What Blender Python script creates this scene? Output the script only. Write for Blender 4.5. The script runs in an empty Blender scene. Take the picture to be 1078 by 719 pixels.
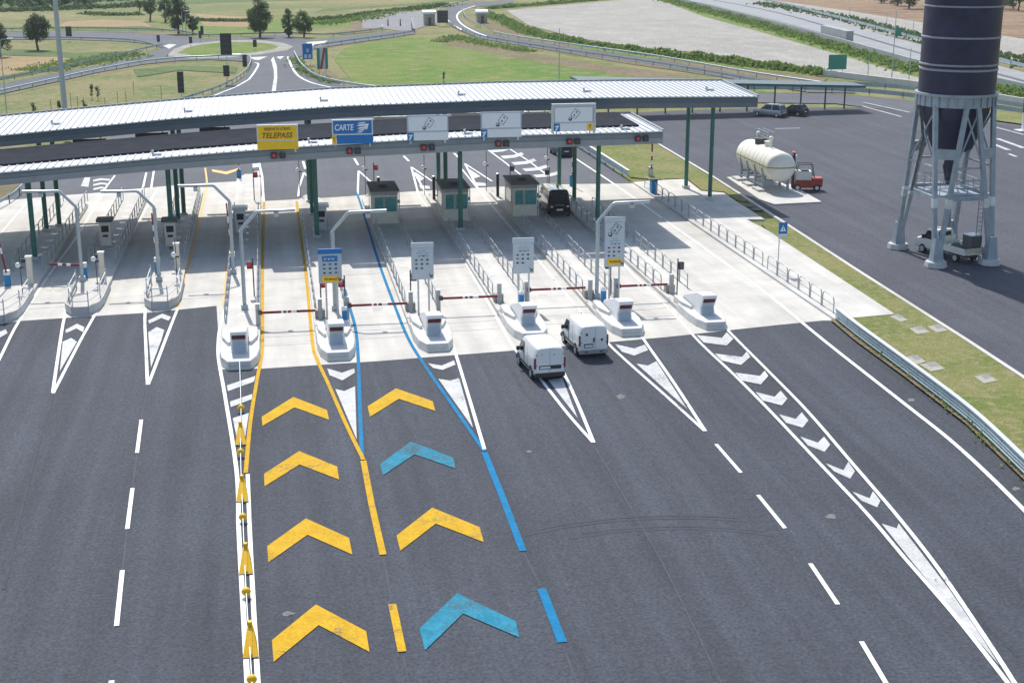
import bpy, bmesh, math, random
from mathutils import Vector, Matrix
random.seed(7)
S = bpy.context.scene
COL = S.collection
R = math.radians

# ------------------------------------------------------------------ camera model (metres; lanes run along +Y)
F, CX, CY, H, HY = 1500., 539., 359.5, 24., -73.
TILT = math.atan((CY - HY) / F); cT, sT = math.cos(TILT), math.sin(TILT)
YAW = math.atan2(264, F * cT + (CY - HY) * sT); cW, sW = math.cos(YAW), math.sin(YAW)
def ray(px, py):
    x = px - CX; y = CY - py
    f = F * cT + y * sT; u = y * cT - F * sT
    return (x * cW + f * sW, -x * sW + f * cW, u)
def G(px, py, z=0.):
    d = ray(px, py); t = (z - H) / d[2]
    return Vector((d[0] * t, d[1] * t, z))
def hgt(px, py, g):
    d = ray(px, py); t = math.hypot(g[0], g[1]) / math.hypot(d[0], d[1]); return H + d[2] * t
def lerp_table(tab, x):
    if x <= tab[0][0]: a, b = tab[0], tab[1]
    elif x >= tab[-1][0]: a, b = tab[-2], tab[-1]
    else:
        for a, b in zip(tab, tab[1:]):
            if a[0] <= x <= b[0]: break
    t = (x - a[0]) / (b[0] - a[0]); return a[1] + (b[1] - a[1]) * t

# ------------------------------------------------------------------ materials
MATS = {}
def mat(name, col, rough=.6, metal=0., var=.12, scale=3., spec=.4, bump=0., bscale=40., emit=0., alpha=1., col2=None, coat=0., fine=0., fscale=30., trans=0., wear=0., under=(.075, .085, .10)):
    if name in MATS: return MATS[name]
    m = bpy.data.materials.new(name); m.use_nodes = True
    nt = m.node_tree; N = nt.nodes; L = nt.links
    b = N['Principled BSDF']
    b.inputs['Roughness'].default_value = rough; b.inputs['Metallic'].default_value = metal
    b.inputs['Specular IOR Level'].default_value = spec
    if coat: b.inputs['Coat Weight'].default_value = coat; b.inputs['Coat Roughness'].default_value = .08
    if trans: b.inputs['Transmission Weight'].default_value = trans
    tc = N.new('ShaderNodeTexCoord')
    nz = N.new('ShaderNodeTexNoise'); nz.inputs['Scale'].default_value = scale; nz.inputs['Detail'].default_value = 6; nz.inputs['Roughness'].default_value = .6
    L.new(tc.outputs['Object'], nz.inputs['Vector'])
    rp = N.new('ShaderNodeValToRGB')
    c2 = col2 if col2 else tuple(c * (1 + var) for c in col)
    c1 = col if col2 else tuple(c * (1 - var) for c in col)
    rp.color_ramp.elements[0].position = .32; rp.color_ramp.elements[1].position = .68
    rp.color_ramp.elements[0].color = (*c1, 1); rp.color_ramp.elements[1].color = (*c2, 1)
    L.new(nz.outputs['Fac'], rp.inputs['Fac'])
    out = rp.outputs['Color']
    if fine:
        n2 = N.new('ShaderNodeTexNoise'); n2.inputs['Scale'].default_value = fscale; n2.inputs['Detail'].default_value = 3
        L.new(tc.outputs['Object'], n2.inputs['Vector'])
        mr = N.new('ShaderNodeMapRange'); mr.inputs['From Min'].default_value = .3; mr.inputs['From Max'].default_value = .7
        mr.inputs['To Min'].default_value = 1 - fine; mr.inputs['To Max'].default_value = 1 + fine
        L.new(n2.outputs['Fac'], mr.inputs['Value'])
        mx = N.new('ShaderNodeVectorMath'); mx.operation = 'SCALE'
        L.new(out, mx.inputs[0]); L.new(mr.outputs['Result'], mx.inputs['Scale']); out = mx.outputs['Vector']
    if wear:                                                       # paint rubbed through to the asphalt in flecks and patches
        w1 = N.new('ShaderNodeTexNoise'); w1.inputs['Scale'].default_value = 6.; w1.inputs['Detail'].default_value = 6; w1.inputs['Roughness'].default_value = .8
        w2 = N.new('ShaderNodeTexNoise'); w2.inputs['Scale'].default_value = .55; w2.inputs['Detail'].default_value = 4
        L.new(tc.outputs['Object'], w1.inputs['Vector']); L.new(tc.outputs['Object'], w2.inputs['Vector'])
        ad = N.new('ShaderNodeMath'); ad.operation = 'MULTIPLY_ADD'; ad.inputs[1].default_value = .8; L.new(w2.outputs['Fac'], ad.inputs[0]); L.new(w1.outputs['Fac'], ad.inputs[2])
        wr = N.new('ShaderNodeMapRange'); wr.inputs['From Min'].default_value = 1.09 - wear * .3; wr.inputs['From Max'].default_value = 1.19 - wear * .12; wr.inputs['To Max'].default_value = .85; L.new(ad.outputs[0], wr.inputs['Value'])
        wm = N.new('ShaderNodeMix'); wm.data_type = 'RGBA'; L.new(wr.outputs['Result'], wm.inputs['Factor']); L.new(out, wm.inputs['A']); wm.inputs['B'].default_value = (*under, 1); out = wm.outputs['Result']
    L.new(out, b.inputs['Base Color'])
    if emit:
        b.inputs['Emission Strength'].default_value = emit; b.inputs['Emission Color'].default_value = (*col, 1)
    if bump:
        n3 = N.new('ShaderNodeTexNoise'); n3.inputs['Scale'].default_value = bscale; n3.inputs['Detail'].default_value = 4
        L.new(tc.outputs['Object'], n3.inputs['Vector'])
        bp = N.new('ShaderNodeBump'); bp.inputs['Strength'].default_value = bump; bp.inputs['Distance'].default_value = .05
        L.new(n3.outputs['Fac'], bp.inputs['Height']); L.new(bp.outputs['Normal'], b.inputs['Normal'])
    MATS[name] = m; return m

def asphalt(name, col, tint=(1., 1., 1.04), streak=.1, fine=.28):
    """asphalt: aggregate grain, wide patches, faint wear streaks along the lanes, a few darker patches"""
    m = bpy.data.materials.new(name); m.use_nodes = True
    nt = m.node_tree; N = nt.nodes; L = nt.links; b = N['Principled BSDF']
    b.inputs['Roughness'].default_value = .85; b.inputs['Specular IOR Level'].default_value = .25
    tc = N.new('ShaderNodeTexCoord')
    def noise(scale, detail, vec=None, rough=.6):
        n = N.new('ShaderNodeTexNoise'); n.inputs['Scale'].default_value = scale; n.inputs['Detail'].default_value = detail; n.inputs['Roughness'].default_value = rough
        L.new(vec or tc.outputs['Object'], n.inputs['Vector']); return n.outputs['Fac']
    def rng(v, lo, hi, a=.3, c=.7):
        r = N.new('ShaderNodeMapRange'); r.inputs['From Min'].default_value = a; r.inputs['From Max'].default_value = c
        r.inputs['To Min'].default_value = lo; r.inputs['To Max'].default_value = hi
        L.new(v, r.inputs['Value']); return r.outputs['Result']
    def mul(a, c):
        x = N.new('ShaderNodeMath'); x.operation = 'MULTIPLY'; L.new(a, x.inputs[0]); L.new(c, x.inputs[1]); return x.outputs[0]
    mp = N.new('ShaderNodeMapping'); mp.inputs['Scale'].default_value = (.8, .022, 1); L.new(tc.outputs['Object'], mp.inputs['Vector'])
    v = mul(rng(noise(7., 5, None, .8), 1 - fine, 1 + fine, .36, .64), rng(noise(2.2, 4, None, .7), .88, 1.12))
    v = mul(v, rng(noise(.12, 4), .88, 1.12))
    v = mul(v, rng(noise(1., 3, mp.outputs['Vector']), 1 - streak, 1 + streak))
    rgb = N.new('ShaderNodeRGB'); rgb.outputs[0].default_value = (col * tint[0], col * tint[1], col * tint[2], 1)
    sc = N.new('ShaderNodeVectorMath'); sc.operation = 'SCALE'; L.new(rgb.outputs[0], sc.inputs[0]); L.new(v, sc.inputs['Scale'])
    L.new(sc.outputs['Vector'], b.inputs['Base Color'])
    bp = N.new('ShaderNodeBump'); bp.inputs['Strength'].default_value = .35; bp.inputs['Distance'].default_value = .02
    L.new(noise(22., 3), bp.inputs['Height']); L.new(bp.outputs['Normal'], b.inputs['Normal'])
    MATS[name] = m; return m

def concrete(name, col, joint=5.0):
    m = bpy.data.materials.new(name); m.use_nodes = True
    nt = m.node_tree; N = nt.nodes; L = nt.links; b = N['Principled BSDF']
    b.inputs['Roughness'].default_value = .8; b.inputs['Specular IOR Level'].default_value = .3
    tc = N.new('ShaderNodeTexCoord')
    n1 = N.new('ShaderNodeTexNoise'); n1.inputs['Scale'].default_value = .35; n1.inputs['Detail'].default_value = 7; n1.inputs['Roughness'].default_value = .65
    L.new(tc.outputs['Object'], n1.inputs['Vector'])
    mp = N.new('ShaderNodeMapping'); mp.inputs['Scale'].default_value = (.9, .05, 1); L.new(tc.outputs['Object'], mp.inputs['Vector'])
    n2 = N.new('ShaderNodeTexNoise'); n2.inputs['Scale'].default_value = 1.; n2.inputs['Detail'].default_value = 4; L.new(mp.outputs['Vector'], n2.inputs['Vector'])
    n3 = N.new('ShaderNodeTexNoise'); n3.inputs['Scale'].default_value = 14.; n3.inputs['Detail'].default_value = 4; L.new(tc.outputs['Object'], n3.inputs['Vector'])
    def rng(v, lo, hi, a=.3, c=.7):
        r = N.new('ShaderNodeMapRange'); r.inputs['From Min'].default_value = a; r.inputs['From Max'].default_value = c
        r.inputs['To Min'].default_value = lo; r.inputs['To Max'].default_value = hi
        L.new(v, r.inputs['Value']); return r.outputs['Result']
    def mul(a, c):
        x = N.new('ShaderNodeMath'); x.operation = 'MULTIPLY'; L.new(a, x.inputs[0]); L.new(c, x.inputs[1]); return x.outputs[0]
    v = mul(mul(rng(n1.outputs['Fac'], .84, 1.1), rng(n2.outputs['Fac'], .86, 1.08)), rng(n3.outputs['Fac'], .93, 1.06))
    rgb = N.new('ShaderNodeRGB'); rgb.outputs[0].default_value = (*col, 1)
    sc = N.new('ShaderNodeVectorMath'); sc.operation = 'SCALE'; L.new(rgb.outputs[0], sc.inputs[0]); L.new(v, sc.inputs['Scale'])
    L.new(sc.outputs['Vector'], b.inputs['Base Color'])
    MATS[name] = m; return m

def grassy(name, a, b_, c, s1=.05, s2=.6, s3=5., stretch=(1, 1, 1)):
    """three colours mixed by noises of different size: large patches, clumps and blades"""
    m = bpy.data.materials.new(name); m.use_nodes = True
    nt = m.node_tree; N = nt.nodes; L = nt.links; b = N['Principled BSDF']
    b.inputs['Roughness'].default_value = .95; b.inputs['Specular IOR Level'].default_value = .1
    tc = N.new('ShaderNodeTexCoord')
    mp = N.new('ShaderNodeMapping'); mp.inputs['Scale'].default_value = stretch; L.new(tc.outputs['Object'], mp.inputs['Vector'])
    def ramp(scale, p0, p1, detail=6):
        n = N.new('ShaderNodeTexNoise'); n.inputs['Scale'].default_value = scale; n.inputs['Detail'].default_value = detail; n.inputs['Roughness'].default_value = .65
        L.new(mp.outputs['Vector'], n.inputs['Vector'])
        r = N.new('ShaderNodeMapRange'); r.inputs['From Min'].default_value = p0; r.inputs['From Max'].default_value = p1; L.new(n.outputs['Fac'], r.inputs['Value'])
        return r.outputs['Result']
    def mix(f, x, y):
        k = N.new('ShaderNodeMix'); k.data_type = 'RGBA'; L.new(f, k.inputs['Factor'])
        if isinstance(x, tuple): k.inputs['A'].default_value = (*x, 1)
        else: L.new(x, k.inputs['A'])
        if isinstance(y, tuple): k.inputs['B'].default_value = (*y, 1)
        else: L.new(y, k.inputs['B'])
        return k.outputs['Result']
    o = mix(ramp(s1, .43, .57), a, b_)
    o = mix(ramp(s2, .47, .66), o, c)
    g = ramp(s3, .3, .7, 5)
    mr = N.new('ShaderNodeMapRange'); mr.inputs['To Min'].default_value = .6; mr.inputs['To Max'].default_value = 1.4; L.new(g, mr.inputs['Value'])
    sc = N.new('ShaderNodeVectorMath'); sc.operation = 'SCALE'; L.new(o, sc.inputs[0]); L.new(mr.outputs['Result'], sc.inputs['Scale'])
    L.new(sc.outputs['Vector'], b.inputs['Base Color'])
    bp = N.new('ShaderNodeBump'); bp.inputs['Strength'].default_value = .6; bp.inputs['Distance'].default_value = .15
    L.new(g, bp.inputs['Height']); L.new(bp.outputs['Normal'], b.inputs['Normal'])
    MATS[name] = m; return m

def leafmat(name, c1, c2):
    m = bpy.data.materials.new(name); m.use_nodes = True
    nt = m.node_tree; N = nt.nodes; L = nt.links; b = N['Principled BSDF']
    b.inputs['Roughness'].default_value = .7; b.inputs['Specular IOR Level'].default_value = .2
    tr = N.new('ShaderNodeBsdfTranslucent'); mx = N.new('ShaderNodeMixShader'); mx.inputs['Fac'].default_value = .45
    L.new(b.outputs[0], mx.inputs[1]); L.new(tr.outputs[0], mx.inputs[2]); L.new(mx.outputs[0], N['Material Output'].inputs['Surface'])
    g = N.new('ShaderNodeNewGeometry')
    r = N.new('ShaderNodeValToRGB'); r.color_ramp.elements[0].color = (*c1, 1); r.color_ramp.elements[1].color = (*c2, 1)
    L.new(g.outputs['Random Per Island'], r.inputs['Fac']); L.new(r.outputs['Color'], b.inputs['Base Color']); L.new(r.outputs['Color'], tr.inputs['Color'])
    MATS[name] = m; return m

ASPH = asphalt('asphalt_front', .062, (.88, 1., 1.26), .2, .42)
ASPH2 = asphalt('asphalt_lot', .076, (.93, .985, 1.22), .14, .4)
ASPH3 = asphalt('asphalt_far', .11, (.94, 1., 1.15), .05, .15)
CONC = concrete('concrete_slab', (.57, .55, .505))
CONC2 = concrete('concrete_kerb', (.54, .54, .53))
CONC3 = concrete('concrete_walk', (.58, .56, .52))
WHITE_P = mat('white_paint', (.78, .79, .78), .6, var=.08, scale=2.5, fine=.1, fscale=9., wear=.35)
WORN_P = mat('worn_white_paint', (.40, .41, .41), .65, scale=1.1, col2=(.60, .60, .59), fine=.12, fscale=8., wear=.4)
YEL_P = mat('yellow_paint', (.50, .29, .010), .75, spec=.12, scale=1.4, col2=(.61, .37, .018), fine=.14, fscale=8., wear=.4)
ORA_P = mat('orange_paint', (.78, .44, .12), .65, scale=1.4, var=.1, fine=.12, fscale=8.)
BLU_P = mat('blue_paint', (.005, .15, .32), .75, spec=.1, scale=1.2, col2=(.008, .20, .40), fine=.16, fscale=8., wear=.35)
BLU_W = mat('worn_blue_paint', (.014, .18, .28), .75, spec=.1, scale=1.5, col2=(.034, .26, .37), fine=.2, fscale=7., wear=.7)
GALV = mat('galvanised_steel', (.52, .55, .57), .42, .55, var=.1, scale=4.)
GALVL = mat('pale_steel', (.60, .64, .66), .45, .35, var=.08, scale=4.)
MASTM = mat('mast_grey', (.42, .47, .49), .45, .3, var=.08, scale=3.)
GREENP = mat('green_steel', (.045, .17, .14), .45, .1, var=.15, scale=2.5)
FASC = mat('fascia_grey', (.19, .215, .25), .5, .15, var=.07, scale=1.2)
FASCL = mat('fascia_light', (.27, .295, .315), .5, .15, var=.07, scale=1.2)
EDGEG = mat('edge_green', (.05, .15, .11), .5, .1)
PALEROAD = asphalt('pale_road', .30, (.97, 1., 1.03), .03, .1)
ROOFW = mat('white_roof_sheet', (.60, .62, .645), .5, .05, var=.05, scale=.6)
SEAM = mat('roof_seam', (.36, .39, .43), .55, .1)
SOFF = mat('soffit', (.16, .17, .18), .7)
WHITE = mat('white_coat', (.80, .81, .81), .4, var=.04, scale=2.)
CREAM = mat('cream_panel', (.68, .62, .52), .55, var=.07, scale=1.5)
CREAMT = mat('cream_tank', (.82, .79, .69), .42, var=.05, scale=.7)
DARK = mat('dark_panel', (.035, .037, .042), .5)
BLACK = mat('black_rubber', (.018, .018, .02), .75)
DGREY = mat('dark_grey', (.09, .095, .10), .65)
ROOFD = mat('dark_roof', (.13, .135, .14), .8, var=.2, scale=2.)
GLASS = mat('dark_glass', (.015, .02, .024), .08, spec=.6)
TEAL = mat('teal_glass', (.07, .27, .26), .12, spec=.6, var=.25, scale=1.5)
RED = mat('red_lamp', (.55, .015, .025), .35, emit=.18)
HOOPM = mat('hoop_steel', (.36, .385, .40), .45, .4, var=.1)
POSTM = mat('post_steel', (.40, .41, .40), .55, .2, var=.12)
REDD = mat('dark_red_reflector', (.085, .012, .018), .45)
BRED = mat('barrier_red', (.20, .014, .025), .5)
TAILR = mat('tail_lamp_red', (.20, .010, .012), .2, spec=.6)
BLUEP = mat('sign_blue', (.006, .16, .45), .45, var=.05)
BLUEB = mat('box_blue', (.02, .22, .50), .45)
BILLW = mat('billboard_white', (.74, .77, .80), .45, var=.03)
FASCD = mat('fascia_dark', (.135, .155, .19), .5, .15, var=.08, scale=.8)
FASCD2 = mat('fascia_dark_lower', (.165, .185, .215), .5, .15, var=.08, scale=.8)
YELS = mat('sign_yellow', (.90, .56, .008), .45, var=.05)
YELM = mat('delineator_yellow', (.86, .50, .008), .5, var=.06, scale=5.)
BRWN = mat('sign_brown', (.22, .09, .02), .5)
CYAN = mat('sign_cyan', (.04, .40, .55), .5)
SIGNW = mat('sign_white', (.50, .55, .60), .45, var=.03)
SIGNG = mat('sign_grey', (.40, .47, .54), .5, var=.04)
SILO = mat('silo_shell', (.022, .024, .062), .5, .1, var=.3, scale=.8)
SILOB = mat('silo_band', (.30, .31, .36), .5, .3)
STEELB = mat('blue_grey_steel', (.32, .37, .42), .5, .2, var=.15, scale=1.5)
REDV = mat('red_vehicle', (.36, .05, .035), .5, var=.15)
TERRA = mat('brick_red_paint', (.22, .08, .06), .6)
VWHITE = mat('van_white', (.80, .81, .81), .28, var=.02, coat=.5)
VDARK = mat('van_black', (.010, .011, .014), .12, coat=1.)
VSILV = mat('car_silver', (.42, .45, .48), .28, .5, coat=.5)
VGREY = mat('car_dark', (.022, .028, .034), .28, coat=.5)
DIRTYW = mat('dirty_white', (.64, .63, .57), .6, scale=3., col2=(.76, .76, .73))
TARP = mat('tarpaulin', (.10, .14, .12), .8, var=.35, scale=4.)
BARK = mat('bark', (.09, .07, .05), .9)
GREENB = mat('green_board', (.03, .24, .18), .5, var=.08)
HUTW = mat('hut_wall', (.36, .34, .28), .8)
BARR = mat('wall_concrete', (.36, .38, .38), .8, scale=.5, var=.1)
GRASSB = grassy('grass_terrain', (.155, .195, .07), (.25, .235, .11), (.31, .255, .16))
GRASSV = grassy('grass_verge', (.17, .215, .06), (.25, .25, .095), (.33, .285, .16), .14, 1.8, 8.)
GRASSG = grassy('grass_green', (.115, .205, .040), (.165, .225, .058), (.25, .235, .11), .03, .25, 3.)
GRASSD = grassy('grass_dark', (.09, .15, .06), (.125, .175, .07), (.18, .19, .095), .06, .5, 3.)
STRAW = grassy('straw_field', (.34, .245, .14), (.38, .28, .16), (.29, .245, .13), .05, .5, 3.)
OLIVE = grassy('olive_field', (.18, .20, .085), (.28, .24, .125), (.145, .175, .075), .03, .2, 2., (.35, 1, 1))
DIRT = grassy('bare_dirt', (.25, .19, .135), (.20, .165, .10), (.15, .15, .07), .08, .5, 3.)
GRAVEL = grassy('gravel', (.33, .315, .285), (.36, .345, .31), (.41, .395, .365), .03, .15, 3.5, (1, .6, 1))
GRAVEL2 = grassy('grey_gravel', (.25, .25, .26), (.27, .27, .275), (.30, .29, .28), .05, .3, 3.)
SOIL = grassy('brown_soil', (.20, .13, .09), (.26, .18, .12), (.32, .24, .15), .03, .2, 2., (.4, 1, 1))
LEAF = [leafmat('leaf_dark', (.06, .10, .045), (.12, .17, .075)), leafmat('leaf_mid', (.08, .135, .05), (.16, .22, .085)),
        leafmat('leaf_pale', (.09, .145, .075), (.18, .23, .12)), leafmat('leaf_hedge', (.14, .24, .06), (.27, .34, .11))]

# ------------------------------------------------------------------ mesh builder
class MB:
    def __init__(s): s.v = []; s.f = []; s.m = []; s.k = 0; s.M = Matrix()
    def mi(s, k): s.k = k; return s
    def add(s, vs, fs):
        o = len(s.v); s.v += [tuple(s.M @ Vector(p)) for p in vs]
        for f in fs: s.f.append([i + o for i in f]); s.m.append(s.k)
        return s
    def box(s, x0, x1, y0, y1, z0, z1):
        return s.add([(x0, y0, z0), (x1, y0, z0), (x1, y1, z0), (x0, y1, z0), (x0, y0, z1), (x1, y0, z1), (x1, y1, z1), (x0, y1, z1)],
                     [(3, 2, 1, 0), (4, 5, 6, 7), (0, 1, 5, 4), (1, 2, 6, 5), (2, 3, 7, 6), (3, 0, 4, 7)])
    def prism(s, poly, z0, z1, inset=0.):
        n = len(poly); a = sum(poly[i][0] * poly[(i + 1) % n][1] - poly[(i + 1) % n][0] * poly[i][1] for i in range(n))
        if a < 0: poly = poly[::-1]
        cx = sum(p[0] for p in poly) / n; cy = sum(p[1] for p in poly) / n
        top = [(p[0] + (cx - p[0]) * inset, p[1] + (cy - p[1]) * inset, z1) for p in poly]
        return s.add([(p[0], p[1], z0) for p in poly] + top,
                     [list(range(n))[::-1], list(range(n, 2 * n))] + [(i, (i + 1) % n, n + (i + 1) % n, n + i) for i in range(n)])
    def xprism(s, prof, x0, x1):
        """profile in (y, z) swept along x"""
        n = len(prof); a = sum(prof[i][0] * prof[(i + 1) % n][1] - prof[(i + 1) % n][0] * prof[i][1] for i in range(n))
        if a < 0: prof = prof[::-1]
        return s.add([(x0, p[0], p[1]) for p in prof] + [(x1, p[0], p[1]) for p in prof],
                     [list(range(n))[::-1], list(range(n, 2 * n))] + [(i, (i + 1) % n, n + (i + 1) % n, n + i) for i in range(n)])
    def yprism(s, prof, y0, y1):
        """profile in (x, z), thickness along y (flat sign shapes)"""
        n = len(prof); a = sum(prof[i][0] * prof[(i + 1) % n][1] - prof[(i + 1) % n][0] * prof[i][1] for i in range(n))
        if a > 0: prof = prof[::-1]
        return s.add([(p[0], y0, p[1]) for p in prof] + [(p[0], y1, p[1]) for p in prof],
                     [list(range(n))[::-1], list(range(n, 2 * n))] + [(i, (i + 1) % n, n + (i + 1) % n, n + i) for i in range(n)])
    def tube(s, pts, r, n=8, r2=None):
        pts = [Vector(p) for p in pts]; rings = []; k = len(pts); r2 = r if r2 is None else r2
        up = None
        for i, p in enumerate(pts):
            t = ((pts[i + 1] - p) if i < k - 1 else (p - pts[i - 1])).normalized()
            if 0 < i < k - 1: t = ((pts[i + 1] - p).normalized() + (p - pts[i - 1]).normalized()).normalized()
            if up is None:
                up = Vector((0, 0, 1)) if abs(t.z) < .9 else Vector((1, 0, 0))
            a = t.cross(up).normalized(); up2 = a.cross(t).normalized(); up = up2
            rr = r + (r2 - r) * i / max(1, k - 1)
            rings.append([p + (a * math.cos(2 * math.pi * j / n) + up2 * math.sin(2 * math.pi * j / n)) * rr for j in range(n)])
        vs = [v for rg in rings for v in rg]; fs = []
        for i in range(k - 1):
            for j in range(n): fs.append((i * n + j, i * n + (j + 1) % n, (i + 1) * n + (j + 1) % n, (i + 1) * n + j))
        fs.append(list(range(n))[::-1]); fs.append([(k - 1) * n + j for j in range(n)])
        return s.add(vs, fs)
    def bar(s, p0, p1, w, h):
        """rectangular bar between two points"""
        p0, p1 = Vector(p0), Vector(p1); t = (p1 - p0).normalized()
        up = Vector((0, 0, 1)) if abs(t.z) < .95 else Vector((0, 1, 0))
        a = t.cross(up).normalized() * w / 2; b = a.cross(t).normalized() * h / 2
        vs = [p + q for p in (p0, p1) for q in (-a - b, a - b, a + b, -a + b)]
        return s.add(vs, [(3, 2, 1, 0), (4, 5, 6, 7), (0, 1, 5, 4), (1, 2, 6, 5), (2, 3, 7, 6), (3, 0, 4, 7)])
    def lathe(s, prof, c=(0, 0, 0), n=16, axis='z'):
        vs = []; fs = []; k = len(prof)
        for r, z in prof:
            for j in range(n):
                a = 2 * math.pi * j / n; x, y = r * math.cos(a), r * math.sin(a)
                p = (x, y, z) if axis == 'z' else ((z, x, y) if axis == 'x' else (y, z, x))
                vs.append((c[0] + p[0], c[1] + p[1], c[2] + p[2]))
        for i in range(k - 1):
            for j in range(n): fs.append((i * n + j, i * n + (j + 1) % n, (i + 1) * n + (j + 1) % n, (i + 1) * n + j))
        fs.append(list(range(n))[::-1]); fs.append([(k - 1) * n + j for j in range(n)])
        return s.add(vs, fs)
    def ball(s, c, r, n=10):
        return s.lathe([(r * math.sin(math.pi * i / n) + 1e-4, -r * math.cos(math.pi * i / n)) for i in range(n + 1)], c, n)
    def build(s, name, mats, parent=None, loc=None, smooth=False, bevel=0., rz=0.):
        me = bpy.data.meshes.new(name)
        v = s.v
        if loc is not None and parent is None and rz == 0: pass
        me.from_pydata(v, [], s.f)
        for m in (mats if isinstance(mats, (list, tuple)) else [mats]): me.materials.append(m)
        me.polygons.foreach_set('material_index', s.m)
        if smooth: me.polygons.foreach_set('use_smooth', [True] * len(me.polygons))
        me.update()
        o = bpy.data.objects.new(name, me); COL.objects.link(o)
        if parent: o.parent = parent
        if loc is not None: o.location = loc
        if rz: o.rotation_euler.z = rz
        if bevel:
            b = o.modifiers.new('bevel', 'BEVEL'); b.width = bevel; b.segments = 2; b.limit_method = 'ANGLE'; b.angle_limit = R(35)
        if smooth:
            try:
                me.set_sharp_from_angle(angle=R(40))
            except Exception: pass
        return o

def tag(o, label=None, cat=None, group=None, kind=None):
    if label: o['label'] = label
    if cat: o['category'] = cat
    if group: o['group'] = group
    if kind: o['kind'] = kind
    return o
def thing(name, label, cat, loc=(0, 0, 0), rz=0., group=None):
    o = bpy.data.objects.new(name, None); COL.objects.link(o); o.empty_display_size = .3
    o.location = loc; o.rotation_euler.z = rz
    return tag(o, label, cat, group)
def kids(o): return [c for c in bpy.data.objects if c.parent == o]
CH = {}
def dup(root, loc, rz=0., label=None, group=None):
    if root.name not in CH: CH[root.name] = [(c, kids(c)) for c in kids(root)]
    r = root.copy(); COL.objects.link(r); r.location = loc; r.rotation_euler.z = rz
    if label: r['label'] = label
    if group: r['group'] = group
    for c, gs in CH[root.name]:
        d = c.copy(); COL.objects.link(d); d.parent = r
        for g in gs:
            e = g.copy(); COL.objects.link(e); e.parent = d
    return r
def child_copy(o, parent, loc, rz=0.):
    c = o.copy(); COL.objects.link(c); c.parent = parent; c.location = loc; c.rotation_euler.z = rz; return c

def text(s, w, h, parent, loc, m, name='lettering', depth=.008, shear=0.):
    """lettering facing -Y, centred on loc, fitted to w x h"""
    cu = bpy.data.curves.new(name, 'FONT'); cu.body = s; cu.align_x = 'CENTER'; cu.align_y = 'CENTER'; cu.extrude = depth; cu.offset = .018; cu.shear = shear
    t = bpy.data.objects.new('tmp', cu); COL.objects.link(t)
    dg = bpy.context.evaluated_depsgraph_get()
    me = bpy.data.meshes.new_from_object(t.evaluated_get(dg)); bpy.data.objects.remove(t)
    xs = [v.co.x for v in me.vertices]; ys = [v.co.y for v in me.vertices]
    if not xs: return None
    sx = w / (max(xs) - min(xs)); sy = h / (max(ys) - min(ys)); cx = (max(xs) + min(xs)) / 2; cy = (max(ys) + min(ys)) / 2
    for v in me.vertices:
        x, y, z = v.co; v.co = ((x - cx) * sx, -z, (y - cy) * sy)
    me.materials.clear(); me.materials.append(m)
    o = bpy.data.objects.new(name, me); COL.objects.link(o); o.parent = parent; o.location = loc
    return o

# ------------------------------------------------------------------ ground sheets
def sheet(name, px, z, m, kind='structure', world=None, sub=0):
    pts = world if world else [G(*p) for p in px]
    pts = [(p[0], p[1], z) for p in pts]
    a = sum(pts[i][0] * pts[(i + 1) % len(pts)][1] - pts[(i + 1) % len(pts)][0] * pts[i][1] for i in range(len(pts)))
    if a < 0: pts = pts[::-1]
    me = bpy.data.meshes.new(name); me.from_pydata(pts, [], [list(range(len(pts)))]); me.materials.append(m); me.update()
    o = bpy.data.objects.new(name, me); COL.objects.link(o); o['kind'] = kind; return o
def slab(name, px, z0, z1, m, world=None):
    pts = world if world else [G(p[0], p[1], z1) for p in px]
    o = MB().prism([(p[0], p[1]) for p in pts], z0, z1).build(name, m); o['kind'] = 'structure'; return o
def stripe(name, pts, w, z, m, w2=None):
    """painted line along a ground polyline"""
    pts = [Vector((p[0], p[1])) for p in pts]; L = []; Rr = []; n = len(pts); w2 = w if w2 is None else w2
    for i, p in enumerate(pts):
        if i == 0: t = pts[1] - p
        elif i == n - 1: t = p - pts[i - 1]
        else: t = (pts[i + 1] - p).normalized() + (p - pts[i - 1]).normalized()
        t.normalize(); q = Vector((-t.y, t.x)) * ((w + (w2 - w) * i / (n - 1)) / 2)
        L.append(p + q); Rr.append(p - q)
    vs = [(*p, z) for p in L] + [(*p, z) for p in Rr]
    me = bpy.data.meshes.new(name); me.from_pydata(vs, [], [(n + i, n + i + 1, i + 1, i) for i in range(n - 1)])
    me.materials.append(m); me.update()
    o = bpy.data.objects.new(name, me); COL.objects.link(o); o['kind'] = 'structure'; return o
def smooth_pts(pts, n=6):
    """Catmull-Rom through points"""
    P = [Vector(p) for p in pts]; P = [P[0] * 2 - P[1]] + P + [P[-1] * 2 - P[-2]]; out = []
    for i in range(1, len(P) - 2):
        for k in range(n):
            t = k / n; a, b, c, d = P[i - 1], P[i], P[i + 1], P[i + 2]
            out.append(.5 * ((2 * b) + (c - a) * t + (2 * a - 5 * b + 4 * c - d) * t * t + (3 * b - a - 3 * c + d) * t ** 3))
    out.append(P[-2]); return out
ZM = .008
ZC = [0]
def zstep():
    ZC[0] = (ZC[0] + 1) % 24; return ZC[0] * .0007
def line(name, px, w, m, z=ZM, w2=None): 
    P = [G(*p) for p in px]
    return stripe(name, smooth_pts(P, 5) if len(P) > 3 else P, w, z + zstep(), m, w2)
def mark(name, px, m, z=ZM): return sheet(name, px, z + zstep(), m)
# ================================================================== SETTING: ground
sheet('terrain', None, -.30, GRASSB, world=[(-500, -60), (700, -60), (900, 1600), (-900, 1600)])
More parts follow.
